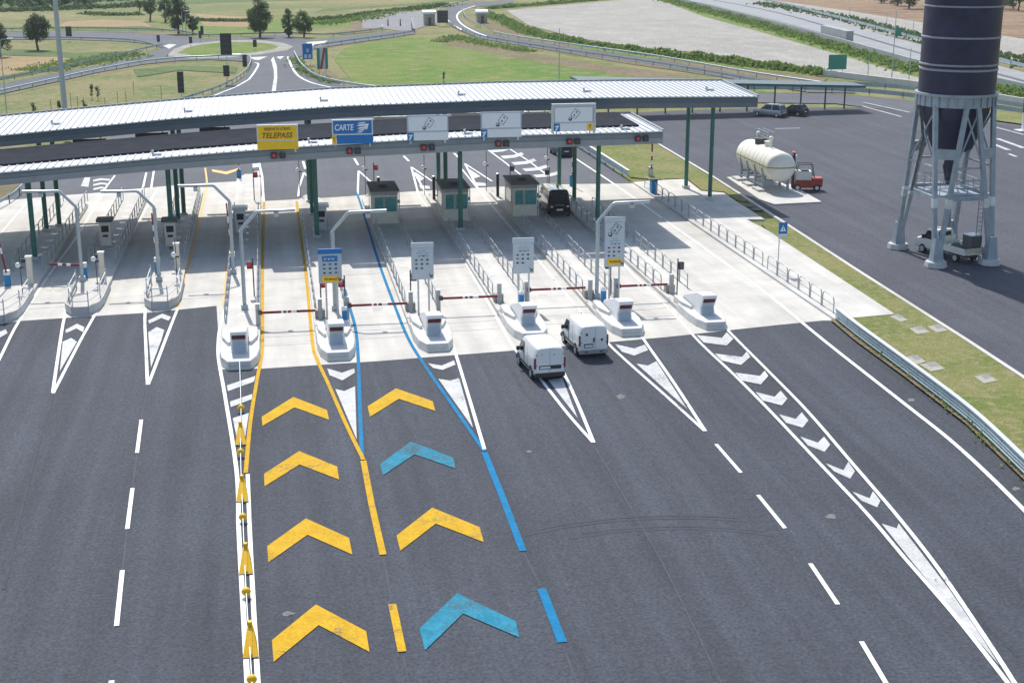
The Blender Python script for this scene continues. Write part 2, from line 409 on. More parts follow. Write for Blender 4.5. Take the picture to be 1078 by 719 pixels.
# fields beyond the plaza
mark('olive_field', [(-90, 0), (-90, 32), (60, 33), (180, 33), (225, 38), (300, 36), (360, 34), (420, 12), (470, 7), (560, -4), (560, -30), (300, -40), (-90, -40)], OLIVE, -.24)
mark('meadow', [(-90, 2), (-90, 14), (60, 11), (150, 6), (260, 2), (400, -2), (400, -14), (-90, -12)], GRASSD, -.235)
mark('green_field', [(150, 20), (215, 34), (262, 38), (300, 30), (360, 28), (400, 14), (300, 18), (210, 22)], GRASSG, -.232)
mark('meadow', [(330, 13), (420, 6), (520, -2), (560, -10), (440, 3), (340, 9)], GRASSD, -.23)
mark('straw_field', [(110, 20), (150, 22), (160, 28), (60, 27), (72, 22)], STRAW, -.228)
mark('straw_field', [(205, 14), (262, 18), (262, 28), (215, 27)], STRAW, -.228)
mark('straw_field', [(-90, 62), (0, 58), (60, 59), (80, 62), (60, 68), (0, 79), (-90, 100)], STRAW, -.228)
mark('meadow', [(-90, 50), (30, 51), (80, 55), (130, 53), (152, 52), (120, 62), (60, 72), (0, 83), (-90, 105), (-90, 98), (0, 79), (60, 68), (80, 62), (60, 59), (0, 57), (-90, 60)], GRASSD, -.226)
mark('green_field', [(352, 62), (362, 50), (392, 42), (430, 38), (470, 42), (520, 50), (600, 60), (700, 76), (790, 92), (830, 98), (640, 104), (560, 112), (470, 104), (405, 92), (372, 86)], GRASSG, -.226)
mark('bare_dirt', [(318, 70), (334, 66), (346, 72), (368, 88), (395, 94), (352, 92), (335, 84)], DIRT, -.222)
mark('bare_dirt', [(345, 34), (380, 29), (395, 27), (408, 28), (392, 33), (362, 36)], DIRT, -.222)
mark('bare_dirt', [(372, 18), (392, 14), (400, 18), (385, 30), (368, 32)], DIRT, -.22)
mark('bare_dirt', [(455, 41), (480, 42), (540, 52), (600, 62), (640, 68), (700, 75), (735, 81), (800, 92), (690, 84), (600, 70), (520, 56), (470, 47)], DIRT, -.22)
mark('bare_dirt', [(506, 24), (516, 18), (532, 24), (560, 37), (620, 48), (700, 60), (770, 69), (850, 78), (872, 82), (860, 88), (760, 80), (660, 66), (560, 49), (527, 40), (515, 30)], DIRT, -.22)
mark('gravel_field', [(533, 11), (560, 8), (640, 1), (690, -3), (712, -2), (740, 14), (800, 29), (880, 52), (960, 72), (1080, 104), (1200, 136), (1200, 158), (1080, 112), (960, 88), (885, 78), (868, 74), (850, 71), (800, 65), (740, 55), (680, 50), (610, 40), (556, 26)], GRAVEL, -.21)
mark('gravel_lot', [(380, 18), (386, 14), (420, 12), (455, 11), (462, 16), (460, 24), (448, 27), (436, 31), (420, 32), (406, 30), (382, 29)], GRAVEL2, -.21)
mark('green_strip', [(500, 16), (519, 16), (533, 20), (548, 28), (562, 33), (612, 43), (680, 53), (740, 58.5), (800, 66.5), (850, 72.5), (870, 76), (866, 80), (850, 78.5), (800, 73.5), (740, 65.5), (680, 60), (612, 50), (562, 39), (546, 34), (530, 26), (516, 21)], GRASSG, -.20)
mark('green_strip', [(690, -2), (712, -3), (800, 17), (880, 40), (965, 64), (1080, 92), (1200, 122), (1200, 140), (1080, 106), (960, 79), (880, 56), (800, 33), (740, 17)], GRASSG, -.20)
mark('gravel_strip', [(740, -6), (800, -2), (900, 12), (1000, 28), (1200, 60), (1200, 95), (1040, 62), (960, 42), (880, 24), (800, 8)], GRAVEL, -.215)
mark('brown_field', [(760, -12), (900, -6), (1200, 12), (1200, 58), (1040, 36), (900, 12), (820, 2)], SOIL, -.218)
mark('bare_dirt', [(-30, 240), (-30, 200), (0, 186), (22, 184), (24, 192), (0, 212)], DIRT, -.02)
# roads beyond
mark('road', [(-90, 36), (0, 34), (70, 33), (140, 34), (185, 36), (215, 41), (235, 40), (270, 38), (300, 36), (330, 42), (362, 38), (400, 34), (412, 33), (436, 31), (437, 35), (412, 39), (368, 45), (330, 51), (322, 57), (312, 60), (266, 68), (258, 64), (222, 62), (190, 63), (150, 67), (100, 76), (60, 85), (0, 98), (-90, 122), (-90, 108), (0, 88), (60, 76), (110, 67), (150, 57), (172, 50), (160, 46), (130, 43), (70, 41), (0, 41), (-90, 42)], ASPH3, -.19)
mark('road', [(462, 14), (470, 9), (480, 5), (500, 2), (540, 0), (540, 4), (514, 6), (494, 8), (484, 12), (483, 18), (490, 26), (506, 33), (540, 40), (600, 49), (680, 60), (740, 71), (800, 81), (860, 90), (900, 92), (900, 97), (850, 96), (800, 88), (740, 76), (680, 66), (600, 55), (540, 46), (505, 40), (482, 31), (468, 22)], ASPH3, -.19)
mark('highway', [(700, -14), (740, -9), (800, 2), (880, 22), (960, 44), (1080, 76), (1200, 108), (1200, 128), (1080, 93), (960, 62), (880, 38), (800, 17), (740, 3), (680, -8)], PALEROAD, -.19)
mark('ramp_road', [(600, 101), (700, 99), (800, 97), (870, 98), (930, 102), (1000, 110), (1078, 122), (1200, 145), (1200, 170), (1078, 140), (1000, 126), (930, 114), (880, 108), (800, 107), (700, 109), (600, 113)], ASPH3, -.17)
# roundabout and splitter islands
isl = [(187, 55.5), (196, 50), (212, 46.5), (240, 44), (268, 44), (286, 46), (293, 48.5), (288, 51.5), (268, 54.5), (235, 57.2), (205, 58)]
mark('roundabout_apron', [(176, 58), (183, 51), (200, 45.5), (238, 42), (272, 41.5), (297, 44.5), (309, 48.5), (302, 52.5), (272, 57), (238, 60), (200, 61)], GRAVEL, -.165)
mark('roundabout_grass', isl, GRASSG, -.15)
mark('splitter_island', [(262, 60), (288, 58.5), (291, 66), (284, 63.5), (268, 62.5)], CONC3, -.15)
mark('splitter_island', [(322, 44), (345, 42.5), (338, 47.5), (326, 48)], CONC3, -.15)
mark('splitter_island', [(172, 48), (178, 46), (186, 46.5), (178, 51)], CONC3, -.15)

# toll plaza asphalt: apron in front, plaza behind up to the neck
slab_px = [(903, 360), (1020.5, 447.5), (1076.8, 502.5)]
r0, r1, r2 = [G(*p) for p in slab_px]; ext = r2 + (r2 - r1) * 1.6
sheet('asphalt_apron', None, -.012, ASPH, world=[(-60, -30), (ext.x + 4, -30), (ext.x, ext.y), tuple(r2[:2]), tuple(r1[:2]), tuple(r0[:2]), (35.0, 84), (35.0, 96), (-60, 104)])
mark('asphalt_plaza', [(-80, 240), (-30, 214), (30, 193), (100, 152), (182, 112), (222, 99), (246, 88), (260, 78), (265, 67), (285, 58), (312, 58), (317, 70), (330, 82), (365, 91), (420, 99), (500, 112), (570, 130), (612, 150), (656, 181), (668, 190), (668, 200), (600, 222), (380, 240), (200, 250)], ASPH3, -.03)
# right-hand parking lot
mark('parking_lot', [(612, 122), (700, 117), (790, 114), (905, 113), (960, 118), (1078, 134), (1250, 162), (1500, 330), (1500, 760), (1250, 700), (1078, 402), (1020, 362), (900, 286), (826, 238), (790, 213), (745, 184), (700, 157), (678, 144)], ASPH2, -.02)
mark('grass_strip', [(600, 113), (700, 111), (800, 110), (880, 110), (908, 113), (790, 114), (700, 117), (600, 122)], GRASSV, -.05)
mark('grass_strip', [(1048, 118), (1078, 120), (1200, 140), (1200, 150), (1078, 131), (1042, 126)], GRASSV, -.01)

# concrete plaza
c1 = [(-60, 352), (20, 338), (80, 334), (160, 329), (228, 322), (232, 389), (277, 388), (400, 380), (540, 369), (700, 355), (820, 342), (866, 337.5)]
slab_w = [G(*p) for p in c1] + [Vector((35.0, 83.4)), Vector((35.0, 120)), Vector((35.0, 135.5))] + [G(*p) for p in [(602, 194), (520, 197), (430, 202), (365, 207), (314, 210), (277.5, 212), (268, 190), (217, 193), (176, 196), (132, 200), (104, 203), (65, 206), (19, 210), (-60, 216)]]
sheet('concrete_slab', None, 0., CONC, world=[(p.x, p.y) for p in slab_w])
# raised walkway on the right with kerb, path to the lot and grass verge
kx = 35.0
slab('walkway', None, -.02, .15, CONC3, world=[Vector((kx + .3, 83.9)), G(893, 335, .15), G(941.8, 330.5, .15), G(808, 242.5, .15), G(786, 231, .15), G(805, 231, .15), G(775, 212, .15), G(762, 203, .15), G(738, 201, .15), G(722, 188.5, .15), G(689, 190, .15), Vector((kx + .3, 135.5))])
sheet('grass_strip', None, -.016, GRASSV, world=[(34.9, 60), G(1250, 516)[:2], G(1078, 400)[:2], G(1018, 360)[:2], G(900, 285)[:2], G(826, 236)[:2], G(790, 213)[:2], G(745, 184)[:2], G(700, 157)[:2], G(678, 144)[:2], G(600, 136)[:2], (34.9, 141)][::1])
slab('kerb', None, -.02, .16, CONC2, world=[Vector((kx, 83.2)), Vector((kx + .295, 83.2)), Vector((kx + .295, 135.4)), Vector((kx, 135.4))])
slab('grass_verge', None, -.02, .12, GRASSV, world=[G(893.5, 335.5, .12), G(942.5, 331, .12), G(809, 243, .12), G(802, 236, .12), G(826, 236, .12), G(900, 284, .12), G(1018, 360, .12), G(1077, 399, .12), G(1180, 470, .12), G(1400, 640, .12), G(1220, 640, .12), G(1078, 500, .12), G(1022, 444, .12), G(906, 357, .12), G(880, 338, .12)])
slab('grass_verge', None, -.02, .12, GRASSV, world=[G(620, 136, .12), G(640, 143, .12), G(678, 144.5, .12), G(700, 157.5, .12), G(745, 184.5, .12), G(788, 212, .12), G(776, 211, .12), G(763, 202, .12), G(739, 200, .12), G(723, 187.5, .12), G(690, 189, .12), G(664, 186.5, .12), G(640, 166, .12), G(610, 146, .12)])
def kerbline(pts, w=.28, h=.17):
    m = MB()
    for a, b in zip(pts, pts[1:]): m.bar(Vector((a[0], a[1], h / 2)), Vector((b[0], b[1], h / 2)), w, h)
    o = m.build('kerb', CONC3); o['kind'] = 'structure'
kerbline([G(678, 144), G(700, 157), G(745, 184), G(790, 213), G(826, 236.5), G(900, 285), G(1018, 360.5), G(1078, 400), G(1250, 516)])
# dirt gutter under the guard rail
stripe('dirt_gutter', [G(880, 338), G(905, 359), G(960, 399), (r1.x + .15, r1.y), (r2.x + .2, r2.y), (ext.x + .3, ext.y)], .75, .125, DIRT)
# pads in the verge
for q in ([(936.5, 333), (944, 331.5), (956.5, 336.5), (948, 338.8)], [(957, 345.5), (970, 344), (979.5, 349.5), (966, 351.8)], [(976, 343.5), (988, 342), (998.5, 348), (986, 349.8)],
          [(952, 376), (966, 374.5), (975, 380.5), (965, 383.5)], [(968, 383.5), (985, 381), (995, 388), (980, 391)], [(1025.5, 396), (1040, 394), (1050, 400.5), (1036, 403.5)]):
    slab('concrete_cover', [(p[0], p[1]) for p in q], .10, .145, mat('cover_stone', (.36, .34, .28), .85, var=.12, scale=3.))
    cx = sum(p[0] for p in q) / 4; cy = sum(p[1] for p in q) / 4; sheet('cover_lid', [(cx + (p[0] - cx) * .62, cy + (p[1] - cy) * .62) for p in q], .1485, mat('lid_grey', (.24, .24, .22), .8, var=.15, scale=4.))
for q in ([(783, 217.5), (791, 217), (797, 219), (788, 219.6)], [(789, 221), (797, 220.6), (804, 222.8), (795, 223.4)]): sheet('drain_grate', [(p[0], p[1]) for p in q], .156, mat('grate', (.10, .10, .11), .7))
slab('tank_pad', None, -.02, .12, CONC3, world=[G(765, 186.5, .12), G(800, 186, .12), G(832, 194, .12), G(865, 212.5, .12), G(815, 215, .12), G(800, 210, .12)])
stripe('lot_marking', [G(841, 110.5), G(866, 110.0)], .25, -.01, WORN_P)
for a, b, w in (((908, 112), (949, 123), .3), ((909, 108), (958, 118.5), .3), ((1048, 134), (1078, 142), .3), ((1050, 146), (1078, 156), .6), ((1046, 152), (1062, 158), .6), ((1062, 162), (1070, 165), .4), ((816, 135.5), (842, 135), .3)):
    stripe('lot_marking', [G(*a), G(*b)], w, -.008, WORN_P)

# ------------------------------------------------------------------ painted markings, front
for q in ([(275.5, 438.8), (308.8, 418), (344.3, 431.8), (346.3, 442), (310, 429), (276.3, 448.5)],
          [(278, 498.8), (315, 475), (355, 491.3), (357, 505), (315.5, 489), (278.5, 512)],
          [(281.3, 575), (322, 545.8), (367.5, 566.3), (371, 583.8), (323.8, 563), (282.5, 592)],
          [(286.3, 673.8), (332.5, 636.3), (385.5, 664.5), (389, 686.3), (335.5, 658), (288, 696.8)],
          [(387, 428), (416.8, 409), (455.5, 422.5), (458.3, 432.8), (420, 420), (389.5, 439)],
          [(417.5, 563.8), (455, 534.5), (505, 555), (509.3, 570.8), (458.8, 551.3), (421.3, 580)]):
    mark('yellow_chevron', q, YEL_P)
for q in ([(400, 488.8), (432.5, 465), (477, 481.8), (479.5, 493.3), (436.3, 478.5), (403, 500.8)],
          [(441.5, 661.8), (481.3, 624.5), (543, 654), (546.5, 671), (487.5, 646), (447.5, 684.5)]):
    mark('blue_chevron', q, BLU_W)
line('yellow_lane_line', [(278, 213), (276.5, 280), (276.3, 358), (274, 382), (271, 398), (263.5, 445), (258.7, 498)], .2, YEL_P)
line('yellow_lane_line', [(312, 212), (322, 290), (328.6, 358), (333.5, 378), (345, 403), (364, 446), (382.5, 484)], .2, YEL_P, .010)
line('yellow_lane_line', [(382.5, 485), (391, 530), (403.2, 584)], .28, YEL_P)
line('yellow_lane_line', [(413, 636), (423.3, 686)], .3, YEL_P)
line('white_lane_line', [(238, 322), (233.5, 338), (230.5, 352), (229.6, 372), (232, 390), (236.5, 415), (249, 495), (251.5, 560), (256, 640), (260.5, 719), (265, 800)], .19, WHITE_P)
line('white_lane_line', [(260.7, 499), (263, 560), (267, 640), (271.5, 719), (276, 800)], .18, WHITE_P)
line('orange_lane_line', [(255, 190), (247, 220), (243, 250), (238.8, 285), (235, 321)], .16, ORA_P)
line('orange_lane_line', [(216, 177), (217.5, 196), (210, 232), (203, 262), (195, 290), (190, 313), (187, 325)], .18, ORA_P)
line('white_lane_line', [(187, 325), (176, 353), (163, 387), (156, 405)], .18, WHITE_P)
line('white_lane_line', [(154.5, 310), (152.5, 335), (153.5, 362), (155.3, 405)], .18, WHITE_P)
line('white_lane_line', [(72, 318), (67, 338), (63, 362), (55.5, 413)], .18, WHITE_P)
line('white_lane_line', [(165, 200), (140, 245), (118, 290), (106, 320), (85, 358), (56, 414)], .18, WHITE_P)
line('white_lane_line', [(121, 185), (108, 203), (85, 243), (55, 285), (35, 315), (16, 345), (0, 377), (-20, 415)], .18, WHITE_P)
line('white_lane_line', [(29, 213), (4, 242), (-20, 272)], .15, WHITE_P)
line('blue_lane_line', [(363, 305), (367, 320), (374, 345), (377, 375), (378.6, 422), (381.2, 484)], .2, BLU_P)
line('blue_lane_line', [(374, 200), (379, 213), (389, 245), (400, 280), (414, 318), (430, 357), (450, 389), (478, 429), (510, 475)], .2, BLU_P)
line('blue_lane_line', [(510, 476), (530, 526), (550.5, 580)], .3, BLU_P)
line('blue_lane_line', [(570, 619.5), (592, 676)], .34, BLU_P)
line('white_lane_line', [(467, 342), (474, 356), (482, 380), (495, 423), (510, 473)], .18, WHITE_P, .011)
line('white_lane_line', [(436, 182), (452, 210), (485, 268), (516, 322), (541, 366), (568, 398), (598, 436), (624.5, 466)], .18, WHITE_P)
line('white_lane_line', [(566, 345), (580, 368), (596, 398), (612, 434), (625, 466)], .18, WHITE_P)
line('white_lane_line', [(486, 178), (512, 210), (560, 266), (600, 315), (636, 357), (656, 377), (700, 416), (742, 454)], .18, WHITE_P)
line('white_lane_line', [(664, 338), (680, 361), (710, 404), (742.5, 454)], .18, WHITE_P)
line('white_lane_line', [(600, 222), (640, 262), (675, 298), (707, 328), (737, 361), (772, 394), (809, 431), (860, 485), (912, 540), (952, 587), (1005, 648), (1061, 719), (1100, 772)], .18, WHITE_P)
line('white_lane_line', [(752, 333), (778, 360), (808, 390), (850, 433), (900, 491), (942, 540), (983, 592), (1023, 650), (1068, 719), (1098, 772)], .18, WHITE_P)
line('white_edge_line', [(575, 145), (595, 160), (644, 192.5), (700, 232), (760, 275), (809, 311), (869, 360), (948, 422), (1008, 470), (1077, 536), (1180, 645)], .24, WHITE_P)
for a, b in (((148.8, 442), (144.3, 477)), ((139.5, 514), (134, 557)), ((128.8, 600.5), (122.7, 659)), ((117.5, 716), (112, 780)),
             ((753.8, 467.5), (780, 497.5)), ((798, 521), (826.5, 556)), ((853, 593), (882, 636)), ((906.8, 675), (944, 738))):
    line('white_dash', [a, b], .18, WHITE_P)
for q in ([(344.5, 388), (360, 392.5), (373, 388), (373.5, 392.5), (360.5, 400.5), (347, 395)], [(353, 409.5), (362.5, 411.8), (373.8, 406.8), (375.5, 462.5)],
          [(450.5, 382.5), (465, 385), (478, 379.5), (479.5, 384), (466, 389.5), (456, 387.5)], [(461.3, 398.8), (473.8, 400.8), (483.3, 398), (498, 450.5)],
          [(577, 400), (592, 398), (608, 440)], [(647.5, 362.5), (667.5, 367), (678.8, 363), (682.5, 368.8), (667.5, 374.5), (655, 370.5)],
          [(670, 383), (682, 385), (691, 380.5), (723.8, 431)], [(156, 337.5), (171, 330.5), (180, 333.8), (177.5, 338), (170, 335), (157, 341)],
          [(156, 350), (165, 344.5), (173, 347.5), (170, 358), (159, 387)], [(68.8, 347.5), (81, 341), (88.8, 344.5), (87.5, 350), (80.5, 346), (69.5, 351)],
          [(66, 360), (75, 356), (81, 360), (63, 391)], [(238.8, 406), (268.8, 396), (267.5, 402), (240, 412)], [(242, 423), (265.5, 415), (265, 420.5), (243, 428.8)],
          [(245, 440.5), (262, 435), (257.5, 465), (250, 465)], [(-6, 352), (6, 347), (8, 351), (-4, 358)],
          [(733, 353), (760, 356), (765, 350), (772, 357), (765, 364), (741, 361)], [(752.5, 372.5), (781, 376), (786, 370.5), (790, 376), (780, 384.5), (760, 380)],
          [(773.8, 392.5), (800, 396), (805, 390.5), (808.8, 396), (801, 405), (781, 401)], [(795.5, 413), (815.5, 418), (821.8, 411.5), (829, 420), (823, 427), (803, 422)],
          [(820, 436), (837.5, 441), (844, 434), (851, 442.5), (845, 450), (827.5, 445)], [(842.5, 459.5), (861, 466), (867.5, 459.5), (874, 468), (868, 475.5), (850.5, 468.8)],
          [(869, 487.5), (888, 495), (893, 486), (900, 496), (895, 503.8), (878, 496)], [(897.5, 517.5), (915.5, 524.5), (919, 517), (926.8, 527), (923.5, 534), (906.8, 527)],
          [(928, 551), (944, 556), (946, 551), (970, 582), (1000, 621), (1030, 665), (1052, 700), (1000, 640), (960, 591)]):
    mark('hatched_marking', q, WORN_P, .006)
# markings behind the canopy
for tip, l, r in (((377.5, 180), [(376.5, 205)], [(393, 194)]), ((433, 176), [(441, 207), (450, 218)], [(455, 191)]), ((489.4, 172.5), [(502.5, 197.5), (516, 214)], [(518, 191)]), ((320, 182), [(315, 197), (314, 207)], [(329, 192)])):
    line('white_lane_line', [tip] + l, .2, WHITE_P, .0); line('white_lane_line', [tip] + r, .2, WHITE_P, .0)
mark('hatched_marking', [(437, 181), (447, 188), (441, 192)], WORN_P, -.004); mark('hatched_marking', [(494, 178), (506, 186), (497, 189)], WORN_P, -.004)
mark('hatched_marking', [(441, 195), (452, 196), (453, 199), (443, 199)], WORN_P, -.004); mark('hatched_marking', [(500, 192), (511, 193), (512, 196), (503, 196)], WORN_P, -.004)
line('white_lane_line', [(500, 148), (530, 170), (549, 185)], .2, WHITE_P, .0); line('white_lane_line', [(530, 153), (557, 170), (575, 184)], .2, WHITE_P, .0)
for k in range(5):
    x, y = 515 + 11.5 * k, 158 + 6.6 * k
    mark('hatched_marking', [(x, y), (x + 13 + k, y - 1.2), (x + 21 + 1.5 * k, y - 4), (x + 24 + 1.5 * k, y - 1.5), (x + 15 + k, y + 1.8), (x + 4, y + 3)], WORN_P, -.004)
for k in range(3):
    mark('hatched_marking', [(98 + k * .3, 189.5 + 4.4 * k), (106 + k * .3, 187.8 + 4.4 * k), (116 - k * 3, 188.6 + 4.4 * k), (115.5 - k * 3, 190.5 + 4.4 * k), (107, 189.8 + 4.4 * k), (98, 191.6 + 4.4 * k)], WORN_P, -.004)
mark('hatched_marking', [(89, 187), (95, 187), (93, 197), (85, 196)], WORN_P, -.004)
for k in range(4): mark('hatched_marking', [(265.5, 172 + k * 9), (273, 171 + k * 9), (273.5, 176 + k * 9), (266, 177 + k * 9)], WORN_P, -.003)
line('white_lane_line', [(272, 168), (276, 186), (277.5, 212)], .22, WHITE_P, .0)
line('white_lane_line', [(154, 182), (150, 200)], .2, WHITE_P, .0); line('white_lane_line', [(162, 180), (159, 199)], .2, WHITE_P, .0)
mark('yellow_chevron', [(223, 178.5), (238, 181), (252, 177), (252.5, 179), (238.5, 184), (223.5, 181)], ORA_P, .0)
for a, b in (((319, 170), (321.5, 178)), ((373, 167), (377, 174)), ((425, 164.5), (430.5, 170)), ((478, 161.5), (483, 166.5)), ((287, 66), (290, 78))): line('white_dash', [a, b], .25, WHITE_P, -.005)
line('white_lane_line', [(262, 84), (268, 76), (272, 68), (268, 66)], .35, WHITE_P, -.005)
line('white_lane_line', [(225, 101), (248, 92), (262, 84)], .3, WHITE_P, -.005)
mark('hatched_marking', [(285.5, 99), (288.5, 82), (288, 70), (285, 63.5), (288, 60), (291.5, 70), (292, 82), (290, 99)], WORN_P, -.006)
line('white_lane_line', [(303, 60), (307, 70), (314, 80), (330, 88), (362, 95)], .4, WHITE_P, -.005)
mark('hatched_marking', [(291, 60.3), (299, 59.8), (295, 62.6)], WHITE_P, -.005)
line('white_lane_line', [(500, 6), (486, 11), (481, 17), (486, 25), (500, 33), (512, 37.5)], .5, WHITE_P, -.18)
line('white_lane_line', [(466, 14), (472, 22), (486, 31)], .5, WHITE_P, -.18)
line('white_lane_line', [(-60, 38.6), (40, 37.6), (130, 38.4), (180, 41.5), (214, 46)], .35, WORN_P, -.18)
line('white_lane_line', [(-60, 102), (0, 93), (60, 81), (120, 70), (165, 61), (200, 57)], .35, WORN_P, -.18)
line('white_lane_line', [(700, -9), (800, 9), (880, 30), (960, 53), (1080, 85), (1200, 118)], 1.2, ASPH3, -.18)
# stains, seams and detector loops
STAIN = mat('stain', (.16, .16, .165), .85, scale=4., var=.3, fine=.3, fscale=10.)
PALE = mat('pale_seam', (.068, .076, .094), .9, var=.2, scale=1.)
DSEAM = mat('dark_seam', (.049, .056, .070), .9, var=.2, scale=1.)
LOOP = mat('loop_cut', (.20, .20, .20), .8)
for x, y, w in ((653, 417.5, 7), (557, 475, 4), (959, 421, 6), (1069, 514, 6), (875, 543, 8), (303, 645, 9), (725, 700, 2)):
    n = 11; mark('stain', [(x + w * math.cos(2 * math.pi * k / n) * random.uniform(.45, 1.), y + .4 * w * math.sin(2 * math.pi * k / n) * random.uniform(.5, 1.1)) for k in range(n)], STAIN, -.004)
for a, b in (((155, 410), (149, 440)), ((144, 478), (139.6, 513)), ((133.6, 558), (129, 600)), ((404, 588), (412.5, 633)), ((552, 583), (569, 617)), ((593, 680), (612, 730)), ((424.5, 690), (432, 730))): line('asphalt_seam', [a, b], .07, PALE, -.005)
line('asphalt_seam', [(625, 468), (660, 528), (700, 598), (760, 720)], .06, PALE, -.006)
line('asphalt_seam', [(56, 416), (40, 470), (22, 540), (4, 620)], .12, DSEAM, -.006)
line('asphalt_seam', [(827, 246), (880, 290), (960, 345), (1078, 440)], .18, DSEAM, -.012)
for k, (r_, a0, a1) in enumerate(((9., 52, 108), (9.35, 56, 104), (10.4, 62, 118), (10.75, 64, 112))):      # turning skid marks
    c0 = G(720, 640); stripe('tyre_mark', [(c0.x + r_ * math.cos(R(a0 + (a1 - a0) * j / 14)), c0.y + .8 * r_ * math.sin(R(a0 + (a1 - a0) * j / 14))) for j in range(15)], .16, -.004 + k * .0005, DSEAM)
mark('meadow', [(140, 72), (190, 68), (250, 70), (248, 76), (190, 73), (145, 80)], GRASSD, -.22); mark('meadow', [(50, 29), (150, 27), (190, 32), (60, 32)], GRASSD, -.222)
for k, x in enumerate((.0, 1.25, 5.3, 6.6, 11.4, 12.8, 17.4, 18.9, 23.3, 24.8)):                                       # rubber laid down where the lanes start
    y0 = 62 + (k * 7) % 9; stripe('tyre_mark', [(x + .2 * (k % 3), y0), (x + .1, 72), (x, 80.5 + .2 * x)], .28, -.005 + k * .0003, DSEAM)
DJ = mat('slab_joint', (.34, .34, .335), .85)
for k in range(9):
    for xa, xb in ((-1.1, 2.1), (4.45, 7.95), (10.4, 13.95), (16.45, 20.1), (22.55, 25.75), (28.05, 34.95), (-6.55, -3.6), (-11.55, -8.9), (-16.5, -13.9)):
        y = (84 if xa > -2 else 99) + k * 5.4 + .17 * xa
        if y < 132: stripe('slab_joint', [(xa, y), (xb, y + .5)], .035, .003, DJ)
STC = mat('concrete_stain', (.47, .455, .42), .85, scale=2., var=.15, fine=.15, fscale=8.)
for k in range(10):
    x = random.choice((.5, 6., 12., 18., 24., 30., -5., -10., -15.)) + random.uniform(-.7, .7); y = random.uniform(90 if x > -2 else 99, 104); n = 12; w = random.uniform(.25, .7)
    sheet('concrete_stain', None, .0015 + k * .0001, STC, world=[(x + w * math.cos(2 * math.pi * j / n) * random.uniform(.5, 1.), y + 1.5 * w * math.sin(2 * math.pi * j / n) * random.uniform(.5, 1.)) for j in range(n)])
for (x0, x1, y0) in ((-.9, 1.9, 83.6), (4.6, 7.6, 84.2), (10.6, 13.5, 85.0), (16.7, 19.6, 85.6), (22.8, 25.4, 86.2)):
    for dy in (0., 1.9, 17.): stripe('loop_cut', [(x0 - .2, y0 + dy), (x0 + 1.2, y0 + dy - .06), (x1 + .2, y0 + dy + .12)], .05, .005, LOOP)
for (x0, x1, y0) in ((-11.3, -8.9, 95.5), (-6.4, -3.7, 96.), (-16.3, -13.9, 95.)): stripe('loop_cut', [(x0, y0), (x1, y0 + .3)], .06, .005, LOOP)
